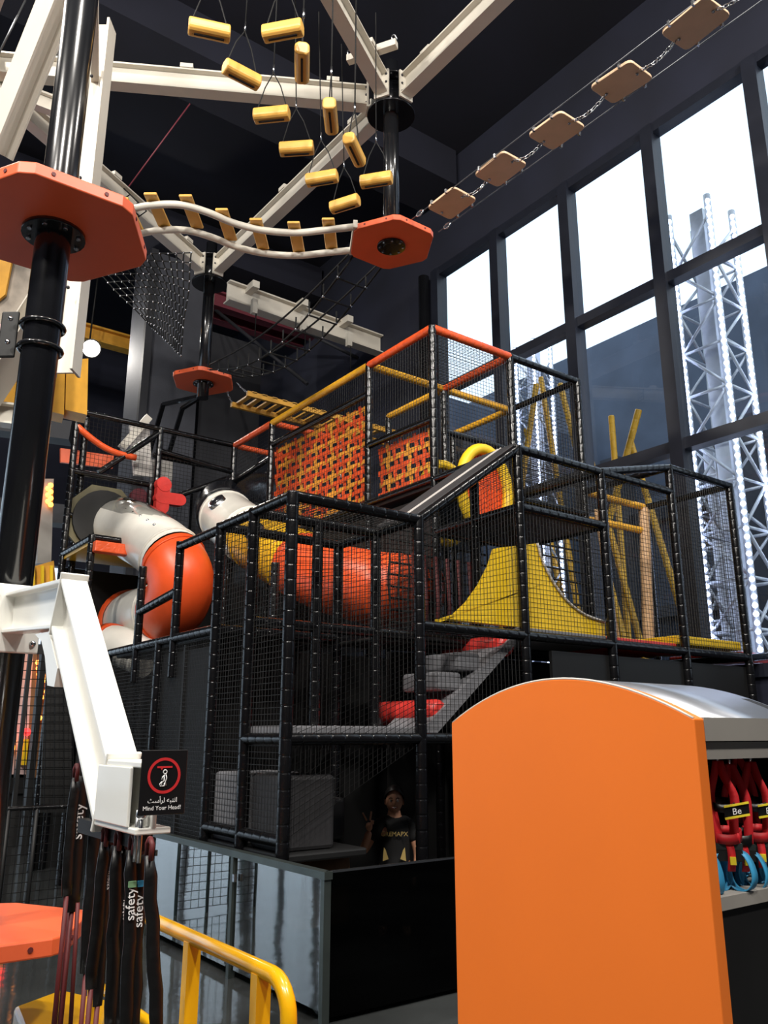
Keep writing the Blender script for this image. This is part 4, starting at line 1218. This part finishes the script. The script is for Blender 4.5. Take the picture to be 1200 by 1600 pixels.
# sign
SY = 2.385
c0, c1 = at(223, 1172, Y=SY), at(288, 1271, Y=SY)
sg = thing('warning_sign', 'black warning sign with a red ring reading Mind Your Head', 'sign', ((c0.x + c1.x) / 2, SY, c1.z))
mx, w_, h_ = (c0.x + c1.x) / 2, c1.x - c0.x, c0.z - c1.z
MB().span((c0.x, SY, c1.z), (c1.x, SY + .004, c0.z)).build('board', 'sign_black', sg, bevel=0.002)
rc = Vector((mx, SY - .001, c1.z + h_ * .60))
R_ = w_ * .36
vs, fs = [], []
for k in range(48):
    a = 2 * PI * k / 48
    for r in (R_, R_ * .84): vs.append(rc + Vector((r * math.cos(a), 0, r * math.sin(a))))
for k in range(48):
    q = (k + 1) % 48
    fs.append((2 * k, 2 * k + 1, 2 * q + 1, 2 * q))
MB().add(vs, fs).build('ring', 'print_red', sg)
u = R_ / 10
pp = lambda x, z: rc + Vector((x * u, -.0005, z * u))
MB().prism([pp(-4.6, 5.2), pp(4.6, 5.2), pp(4.6, 4.2), pp(-1, 4.2), pp(-1.8, 3.0), pp(-2.6, 4.2), pp(-4.6, 4.2)], (0, -.0008, 0)).build('pictogram', 'print_red', sg)
m_ = MB()
hd = [pp(.4 + 1.1 * math.cos(a), 2.0 + 1.1 * math.sin(a)) for a in [2 * PI * k / 16 for k in range(17)]]
m_.tube(hd, u * .3, 4, False)
for pl in (((1.0, .6), (1.6, -1.5), (.8, -3.4), (1.4, -5.6)), ((.4, .4), (-1.0, -.8), (-1.4, -2.4)), ((-.2, .2), (.2, -2.8), (-1.2, -3.6), (-1.4, -5.8)), ((-1.6, -5.8), (.2, -5.8), (.5, -4.0)), ((-1.2, -3.4), (-2.4, -4.6), (-2.2, -5.8), (-1.4, -5.8))):
    m_.tube([pp(*q) for q in pl], u * .32, 4, True)
m_.build('figure', 'print_white', sg)
text_mesh('\ufe9a\ufeb3\ufe83\ufeae\ufedf \ufeea\ufe92\ufe98\ufee7\ufe8d', w_ * .135, 'print_white', 'lettering', sg, (mx, SY - .0005, c1.z + h_ * .185), (1, 0, 0), (0, 0, 1), depth=.0004)
text_mesh('Mind Your Head!', w_ * .118, 'print_white', 'lettering', sg, (mx, SY - .0005, c1.z + h_ * .075), (1, 0, 0), (0, 0, 1), depth=.0004)

# lanyards
LAN = [  # pixel of the top, pixel of the bottom, width px, lettering offset (fraction from top), label
    ((128, 1200), (112, 1425), 24, .38, 'upper left one with lettering near its top'),
    ((118, 1215), (104, 1400), 17, None, 'leftmost and shortest'),
    ((153, 1240), (134, 1520), 20, None, 'behind the left end of the arm'),
    ((163, 1318), (142, 1545), 17, None, 'third from the left, below the arm corner'),
    ((172, 1318), (152, 1572), 15, .25, 'fourth from the left with small lettering'),
    ((184, 1316), (172, 1610), 17, None, 'middle one with a plain sleeve'),
    ((196, 1316), (187, 1612), 15, .36, 'middle one with narrow lettering'),
    ((207, 1316), (197, 1618), 17, .30, 'with a green tab and large lettering'),
    ((221, 1318), (208, 1620), 17, .34, 'with a purple tab and large lettering'),
    ((234, 1322), (246, 1625), 17, None, 'rightmost with a red hook'),
]
for k, (a, b, wp, lf, lb) in enumerate(LAN):
    Xp = AX + (0.0 if k > 2 else .02) + (-.02 if k % 2 else .01)
    A = at(*a, X=Xp)
    if k > 2: A.z = 1.325
    zb_ = at(*b, X=Xp).z
    B = at(*b, Y=A.y - .02)
    w_ = wp * 3.0 / F
    t = thing('lanyard', 'black safety lanyard hanging from the white arm, ' + lb, 'lanyard', B, 'lanyards below the white arm')
    pts = [A.lerp(B, f) + Vector((random.uniform(-.0035, .0035), random.uniform(-.0035, .0035), 0)) for f in [i / 8 for i in range(9)]]
    pts[0], pts[-1] = A, B
    MB().tube(pts, [w_ * .3] + [w_ * .5] * 7 + [w_ * .42], 10, True, (.45, 1.0), ref=(0, -1, 0)).build('sleeve', 'webbing_black', t)
    MB().tube([A + Vector((0, 0, .045)), A + Vector((0, -.018, .03)), A + Vector((0, -.014, -.01)), A + Vector((0, .012, -.02)), A + Vector((0, .018, .03)), A + Vector((0, 0, .045))], .0075, 6).build('hook', 'cord_maroon', t)
    if k in (0, 1, 2, 3, 4):
        MB().cyl(B, B - Vector((0.004, 0, .5)) if B.z > .55 else Vector((B.x, B.y, .02)), .008, 6).build('cord', 'cord_maroon', t)
    if k in (7, 8):
        MB().box(A.lerp(B, .19) + Vector((0, -.012, 0)), (w_ * .55, .008, .016)).build('tab', 'tab_green' if k == 7 else 'strap_blue', t)
    if lf:
        c_ = A.lerp(B, lf)
        dn = (B - A).normalized()
        text_mesh('safety', w_ * (.95 if k in (0, 7, 8) else .7), 'print_white', 'lettering', t, c_ + Vector((w_ * .22, -w_ * .27, 0)), -dn, Vector((0, -1, 0)).cross(-dn) * 1.0, 'CENTER')
for k, (a, b) in enumerate((((101, 1425), (86, 1600)), ((108, 1425), (93, 1602)), ((119, 1440), (110, 1604)))):
    A, B = at(*a, X=AX + .04), None
    B = at(*b, Y=A.y)
    tag(MB().cyl(A + Vector((0, 0, .06)), B, .0075, 6).build('red_cord', 'cord_maroon'), ['thin dark red cord hanging left of the lanyards, outermost', 'thin dark red cord hanging left of the lanyards, second', 'thin dark red cord hanging left of the lanyards, third'][k], 'cord', 'dark red cords')
rail = MB().bar((AX, 3.05, 1.35), (AX, 2.45, 1.35), .03, .045)
tag(rail.build('hook_rail', 'matt_black'), 'dark rail under the white arm that holds the lanyard hooks', 'rail')

# ================================================================== GLASS FENCE, HANDRAIL, LOW THINGS
gf = thing('glass_fence', 'low glass fence with steel frame around the foot of the play frame', 'fence', (2.98, 5.5, 0))
FX, FY, FT = 2.98, 4.61, 0.84
MB().span((FX - .03, FY - .03, FT - .045), (FX + .03, 7.45, FT)).build('top_rail', 'fence_steel', gf)
for y in (FY, 5.83, 7.42):
    MB().span((FX - .025, y - .02, 0), (FX + .025, y + .02, FT - .04)).build('post', 'fence_steel', gf)
for y in (4.98, 5.83 + .04):
    pass
for y0, y1 in ((FY + .02, 5.81), (5.85, 7.40)):
    MB().span((FX - .006, y0, .06), (FX + .006, y1, FT - .045)).build('pane', 'fence_glass', gf)
MB().box((FX - .03, 5.77, .66), (.02, .03, .05)).build('lock', 'steel', gf)
MB().box((FX - .03, 7.36, .66), (.02, .03, .05)).build('hinge', 'steel', gf)
for x0, x1 in ((FX + .02, 4.2), (4.2, 5.6), (5.6, 7.0)):
    MB().span((x0, FY - .006, .03), (x1 - .02, FY + .006, FT - .01)).build('pane', 'smoked_glass', gf)
MB().span((FX, FY - .012, FT - .012), (7.0, FY + .012, FT)).build('top_trim', 'steel', gf)
MB().span((FX, FY + .02, FT - .1), (7.0, FY + .05, FT - .012)).build('top_rail', 'matt_black', gf)
kp = MB().pad((FX + .05, FY + .14, .1), (7.0, FY + .14, .1), .1, .35, 10)
tag(kp.build('floor_pad', 'vinyl_black'), 'long black padded kerb on the floor behind the dark glass', 'kerb')
kp = MB().pad((FX + .14, FY + .3, .1), (FX + .14, 7.4, .1), .1, .35, 10)
tag(kp.build('floor_pad', 'vinyl_black'), 'long black padded kerb on the floor behind the clear glass', 'kerb')

HX, HZ = 1.385, .95
hr = thing('handrail', 'yellow tubular steel handrail in the foreground', 'handrail', (HX, 3.0, 0))
y_end = at(452, 1560, X=HX).y
pts = [Vector((HX, 4.0, HZ)), Vector((HX, y_end + .1, HZ))] + [Vector((HX, y_end + .1 - .1 * math.sin(a), HZ - .1 + .1 * math.cos(a))) for a in [PI / 2 * k / 6 for k in range(1, 7)]] + [Vector((HX, y_end, 0))]
MB().tube(pts, .025, 16).build('top_rail', 'rail_yellow', hr)
for x in (298, 408):
    y = at(x, 1520, X=HX).y
    MB().bar((HX, y, 0), (HX, y, HZ - .01), .05, .04, (0, 1, 0)).build('baluster', 'rail_yellow', hr)
MB().tube([(HX, 4.0, HZ), (HX, 4.0, 0)], .025, 12).build('end_post', 'rail_yellow', hr)
MB().tube([(HX, 4.0, .6), (HX, at(298, 1520, X=HX).y, .6)], .02, 12).build('mid_rail', 'rail_yellow', hr)
yb = thing('yellow_step', 'low yellow plastic step on the floor behind the lanyards', 'step', (1.35, 4.75, 0))
q = [at(22, 1572, Z=.32), at(96, 1545, Z=.32), at(172, 1562, Z=.32), at(150, 1640, Z=.32), at(40, 1620, Z=.32)]
MB().prism([Vector((p.x, p.y, .1)) for p in q], (0, 0, .22)).build('top', 'rail_yellow', yb, bevel=0.02)
MB().prism([Vector((p.x, p.y, 0)).lerp(Vector((1.35, 4.75, 0)), .15) for p in q], (0, 0, .11)).build('base', 'matt_black', yb)

# netted barrier and games machine at the far lower left
nb = thing('net_barrier', 'black framed net barrier standing on the shiny floor at lower left', 'barrier', (2.0, 8.0, 0))
yN = 8.0
BL, BR = at(-40, 1248, Y=yN), at(114, 1277, Y=yN)
BL.z = BR.z = 1.03
MB().pad(BL, BR, .02).build('top_rail', 'vinyl_black', nb)
for f in (0.0, .34, .62, 1.0):
    p = BL.lerp(BR, f)
    MB().cyl((p.x, p.y, 0), (p.x, p.y, 1.03), .018, 8).build('post', 'matt_black', nb)
MB().net((BL.x, yN, .05), (BR.x, yN, .05), BR, BL, .075, .004).build('net', 'net_black', nb, 'stuff')
nb2 = thing('tall_net', 'tall black net with a dark frame left of the white arm', 'net', (2.2, 9.2, 0))
q = [at(18, 1290, Y=9.2), at(116, 1290, Y=9.2), at(112, 1020, Y=9.2), at(32, 1020, Y=9.2)]
MB().net(q[0], q[1], q[2], q[3], .09, .005).build('net', 'net_black', nb2, 'stuff')
MB().prism([at(62, 1270, Y=9.3), at(112, 1270, Y=9.3), at(112, 1015, Y=9.3), at(74, 1015, Y=9.3)], (0, .03, 0)).build('dark_sheet', 'matt_black', nb2)
MB().bar(at(-20, 1012, Y=9.2), at(120, 1016, Y=9.2), .06, .1).build('top_rail', 'matt_black', nb2)
MB().span((q[0].x - .02, 9.18, 0), (q[0].x + .02, 9.22, q[2].z)).build('post', 'matt_black', nb2)
MB().span((q[1].x - .02, 9.18, 0), (q[1].x + .02, 9.22, q[2].z)).build('post', 'matt_black', nb2)
ga = thing('games_machine', 'games machine with rows of amber bulbs behind the tall net', 'games machine', at(45, 1150, Y=14))
GQ = lambda x, y: at(x, y, Y=14.0)
MB().prism([GQ(8, 1215), GQ(60, 1215), GQ(64, 1020), GQ(30, 1020)], (0, .5, 0)).build('side_panel', 'pale_pink', ga)
MB().prism([GQ(40, 1215), GQ(70, 1215), GQ(74, 1020), GQ(52, 1020)], (0.05, -.05, 0)).build('front_panel', 'wood_brown', ga)
for k in range(7):
    for s_ in (0, 1):
        if k % 2 == s_ or k < 4: MB().ball(GQ(56 + s_ * 9 + k * .9, 1036 + k * 9) - Vector((0, .12, 0)), .04, 8, 6).build('bulb', 'bulb_amber', ga)
for x, y in ((18, 1158), (17, 1168), (58, 1122)):
    MB().ball(GQ(x, y) - Vector((0, .12, 0)), .045, 8, 6).build('bulb', 'bulb_amber', ga)
MB().ball(GQ(38, 1144) - Vector((0, .15, 0)), .06, 8, 6).build('beacon', 'bulb_red', ga)
MB().prism([GQ(30, 1195), GQ(37, 1195), GQ(41, 1155), GQ(34, 1155)], (0, -.15, 0)).build('yellow_sign', 'foam_yellow', ga)
MB().prism([GQ(5, 1240), GQ(70, 1240), GQ(70, 1210), GQ(8, 1210)], (0, .6, 0)).build('base', 'matt_black', ga)
MB().span((GQ(10, 1200).x, 14.05, 0), (GQ(66, 1200).x, 14.5, GQ(60, 1236).z)).build('base', 'matt_black', ga)
ga2 = thing('bulb_column', 'pale upright column with amber bulbs left of the slide tower', 'column', at(75, 790, Y=14))
MB().prism([GQ(58, 880), GQ(80, 880), GQ(84, 748), GQ(62, 748)], (0, .3, 0)).build('panel', 'fascia_grey', ga2)
for k in range(7):
    MB().ball(GQ(77 - (k % 2) * 4, 760 + k * 5) - Vector((0, .08, 0)), .045, 8, 6).build('bulb', 'bulb_amber', ga2)
yb2 = thing('yellow_bench', 'yellow box front at the left edge behind the slide tower', 'box', at(60, 905, Y=13))
MB().prism([at(40, 925, Y=13), at(88, 915, Y=13), at(84, 876, Y=13), at(42, 888, Y=13)], (0, .3, 0)).build('front', 'girder_yellow', yb2)
MB().span(at(82, 920, Y=13) + Vector((-.04, .05, 0)), Vector((at(82, 920, Y=13).x + .04, 13.2, 0))).build('leg', 'matt_black', yb2)
for x in (52, 66, 80):
    MB().bar(at(x, 922, Y=12.97), at(x, 884, Y=12.97), .05, .04).build('slat', 'foam_yellow', yb2)

# ================================================================== PERSON in the shade of the lowest bay
def person():
    hc = at(616, 1251, Y=6.15)               # head centre
    px_ = F / (hc - Vector((0, 0, EYE))).length
    root = thing('person', 'smiling person in a black printed T-shirt making a V sign in the dark lowest bay', 'person', (hc.x, hc.y, 0))
    fwd = Vector((-hc.x, -hc.y, 0)).normalized()
    rt = Vector((-fwd.y, fwd.x, 0))          # viewer's right
    if rt.dot(_rt) < 0: rt = -rt
    def W(r, f, z): return Vector((hc.x, hc.y, 0)) + rt * r + fwd * f + Vector((0, 0, z))
    H = hc.z
    s = .92
    nodes = {
        'pel': (W(0, 0, H - .66 * s), .135), 'waist': (W(0, .0, H - .5 * s), .12), 'chest': (W(0, 0.01, H - .31 * s), .13), 'collar': (W(0, 0, H - .185 * s), .06), 'neck': (W(0, .0, H - .14 * s), .05), 'skull': (W(0, .01, H - .03), .06),
        'shL': (W(-.14, 0, H - .225 * s), .045), 'elL': (W(-.27, .06, H - .45 * s), .042), 'wrL': (W(-.215, .2, H - .255 * s), .03),
        'shR': (W(.14, 0, H - .225 * s), .045), 'elR': (W(.21, .02, H - .47 * s), .042), 'wrR': (W(.18, .14, H - .66 * s), .03), 'haR': (W(.17, .2, H - .73 * s), .032),
        'hiL': (W(-.09, 0, H - .72 * s), .09), 'knL': (W(-.1, .05, .3), .06), 'anL': (W(-.1, 0, .06), .042), 'toL': (W(-.11, .14, .035), .035),
        'hiR': (W(.09, 0, H - .72 * s), .09), 'knR': (W(.1, .05, .3), .06), 'anR': (W(.1, 0, .06), .042), 'toR': (W(.11, .14, .035), .035)}
    edges = [('pel', 'waist'), ('waist', 'chest'), ('chest', 'collar'), ('collar', 'neck'), ('neck', 'skull'), ('collar', 'shL'), ('shL', 'elL'), ('elL', 'wrL'), ('collar', 'shR'), ('shR', 'elR'), ('elR', 'wrR'), ('wrR', 'haR'),
             ('pel', 'hiL'), ('hiL', 'knL'), ('knL', 'anL'), ('anL', 'toL'), ('pel', 'hiR'), ('hiR', 'knR'), ('knR', 'anR'), ('anR', 'toR')]
    def skin(name, nd, ed, rootn, m_, sub=2):
        ks_ = list(nd)
        me = bpy.data.meshes.new(name)
        base = Vector(root['_base'])
        me.from_pydata([nd[k][0] - base for k in ks_], [(ks_.index(a), ks_.index(b)) for a, b in ed], [])
        o = bpy.data.objects.new(name, me)
        col.objects.link(o)
        o.parent = root
        md = o.modifiers.new('skin', 'SKIN')
        md.use_smooth_shade = True
        sv = me.skin_vertices
        if not sv:
            bm = bmesh.new(); bm.from_mesh(me); bm.verts.layers.skin.verify(); bm.to_mesh(me); bm.free()
            sv = me.skin_vertices
        for i, k in enumerate(ks_):
            r = nd[k][1]
            sv[0].data[i].radius = (r, r)
            sv[0].data[i].use_root = (k == rootn)
        sb = o.modifiers.new('sub', 'SUBSURF')
        sb.levels = sb.render_levels = sub
        me.materials.append(MATS[m_])
        return o
    skin('body', nodes, edges, 'pel', 'skin')
    # shirt and trousers as slightly larger shells
    sh = {k: (nodes[k][0], nodes[k][1] + .02) for k in ('pel', 'waist', 'chest', 'collar', 'shL', 'shR')}
    sh['collar'] = (W(0, 0, H - .165 * s), .075)
    sh['slL'] = (nodes['shL'][0].lerp(nodes['elL'][0], .6), .065)
    sh['slR'] = (nodes['shR'][0].lerp(nodes['elR'][0], .6), .065)
    skin('shirt', sh, [('pel', 'waist'), ('waist', 'chest'), ('chest', 'collar'), ('collar', 'shL'), ('shL', 'slL'), ('collar', 'shR'), ('shR', 'slR')], 'pel', 'shirt')
    tr = {k: (nodes[k][0], nodes[k][1] + .012) for k in ('pel', 'hiL', 'knL', 'anL', 'hiR', 'knR', 'anR')}
    skin('trousers', tr, [('pel', 'hiL'), ('hiL', 'knL'), ('knL', 'anL'), ('pel', 'hiR'), ('hiR', 'knR'), ('knR', 'anR')], 'pel', 'trouser')
    # head
    m_ = MB()
    n, mm = 24, 18
    vs, fs = [], []
    for i in range(mm + 1):
        ph = PI * i / mm
        for k in range(n):
            a = 2 * PI * k / n
            x, f, z = .076 * math.sin(ph) * math.cos(a), .09 * math.sin(ph) * math.sin(a), .112 * math.cos(ph)
            if z < 0: x *= 1 - .28 * (z / .112) ** 2; f *= 1 - .12 * (z / .112) ** 2
            if f > .05:
                f += .022 * math.exp(-(x / .016) ** 2 - ((z + .02) / .02) ** 2)
                f -= .008 * (math.exp(-((abs(x) - .03) / .014) ** 2 - ((z - .006) / .012) ** 2))
                f += .006 * math.exp(-(x / .03) ** 2 - ((z + .055) / .012) ** 2)
            vs.append(W(x, f + .01, H + z))
    for i in range(mm):
        for k in range(n):
            fs.append((i * n + k, i * n + (k + 1) % n, (i + 1) * n + (k + 1) % n, (i + 1) * n + k))
    m_.add(vs, fs, True)
    for s_ in (-1, 1): m_.ball(W(s_ * .078, .0, H - .01), .022, 8, 6, (.6, .6, 1.2))
    m_.build('head', 'skin', root)
    for s_ in (-1, 1):
        e = MB().ball(W(s_ * .029, .088, H + .006), .0105, 8, 6).build('eye', 'eye_white', root)
        MB().ball(W(s_ * .029, .097, H + .006), .0055, 8, 6).build('pupil', 'hair', e)
        MB().tube([W(s_ * .016, .1, H + .024), W(s_ * .03, .1, H + .03), W(s_ * .045, .092, H + .024)], .0035, 5).build('eyebrow', 'hair', root)
    MB().tube([W(-.026, .088, H - .048), W(-.012, .1, H - .056), W(.012, .1, H - .056), W(.026, .088, H - .048)], .006, 6).build('mouth', 'lip', root)
    MB().tube([W(-.018, .096, H - .05), W(0, .103, H - .054), W(.018, .096, H - .05)], .004, 5).build('teeth', 'eye_white', root)
    hv = MB()
    vs, fs = [], []
    for i in range(11):
        ph = PI * .62 * i / 10
        for k in range(n):
            a = 2 * PI * k / n
            fr_ = max(0, math.sin(a))
            p2 = ph * (1 - .58 * fr_ ** .7)
            vs.append(W(.092 * math.sin(p2) * math.cos(a), .112 * math.sin(p2) * math.sin(a) + .008, H + .012 + .124 * math.cos(p2)))
    for i in range(10):
        for k in range(n): fs.append((i * n + k, i * n + (k + 1) % n, (i + 1) * n + (k + 1) % n, (i + 1) * n + k))
    hv.add(vs, fs, True).ball(W(0, -.07, H - .03), .075, 12, 8, (1, .7, 1.2)).build('hair', 'hair', root)
    # hand with V sign
    wr = nodes['wrL'][0]
    hand = {'w': (wr, .026), 'p': (wr + Vector((0, 0, .045)), .032), 'k': (wr + Vector((0, 0, .075)), .03)}
    skin('hand', hand, [('w', 'p'), ('p', 'k')], 'w', 'skin', 2)
    def finger(a, b, c_, r=.009):
        skin('finger', {'a': (a, r * 1.1), 'b': (b, r), 'c': (c_, r * .85)}, [('a', 'b'), ('b', 'c')], 'a', 'skin', 2)
    K = wr + Vector((0, 0, .085))
    finger(K - rt * .02, K - rt * .04 + Vector((0, 0, .035)), K - rt * .058 + Vector((0, 0, .068)))
    finger(K + rt * .005, K + rt * .012 + Vector((0, 0, .04)), K + rt * .018 + Vector((0, 0, .078)))
    for q in (.02, .033):
        b_ = K + rt * q
        finger(b_ - Vector((0, 0, .005)), b_ + fwd * .03 + Vector((0, 0, .004)), b_ + fwd * .03 - Vector((0, 0, .028)))
    finger(wr - rt * .022 + Vector((0, 0, .03)), wr - rt * .02 + fwd * .035 + Vector((0, 0, .05)), wr + rt * .012 + fwd * .045 + Vector((0, 0, .055)), .01)
    # print on the shirt
    text_mesh('GREMAPX', .052, 'print_gold', 'shirt_lettering', root, W(0.0, .17, H - .30 * s), rt, (0, 0, 1), depth=.002)
    for s_ in (-1, 1):
        MB().prism([W(s_ * .05, .16, H - .5 * s), W(s_ * .1, .14, H - .52 * s), W(s_ * .09, .15, H - .4 * s), W(s_ * .075, .155, H - .42 * s)], fwd * .003).build('shirt_print', 'print_gold', root)
    return root
person()

# ------------------------------------------------------------------ tidy
for o in bpy.data.objects:
    if '_base' in o: del o['_base']
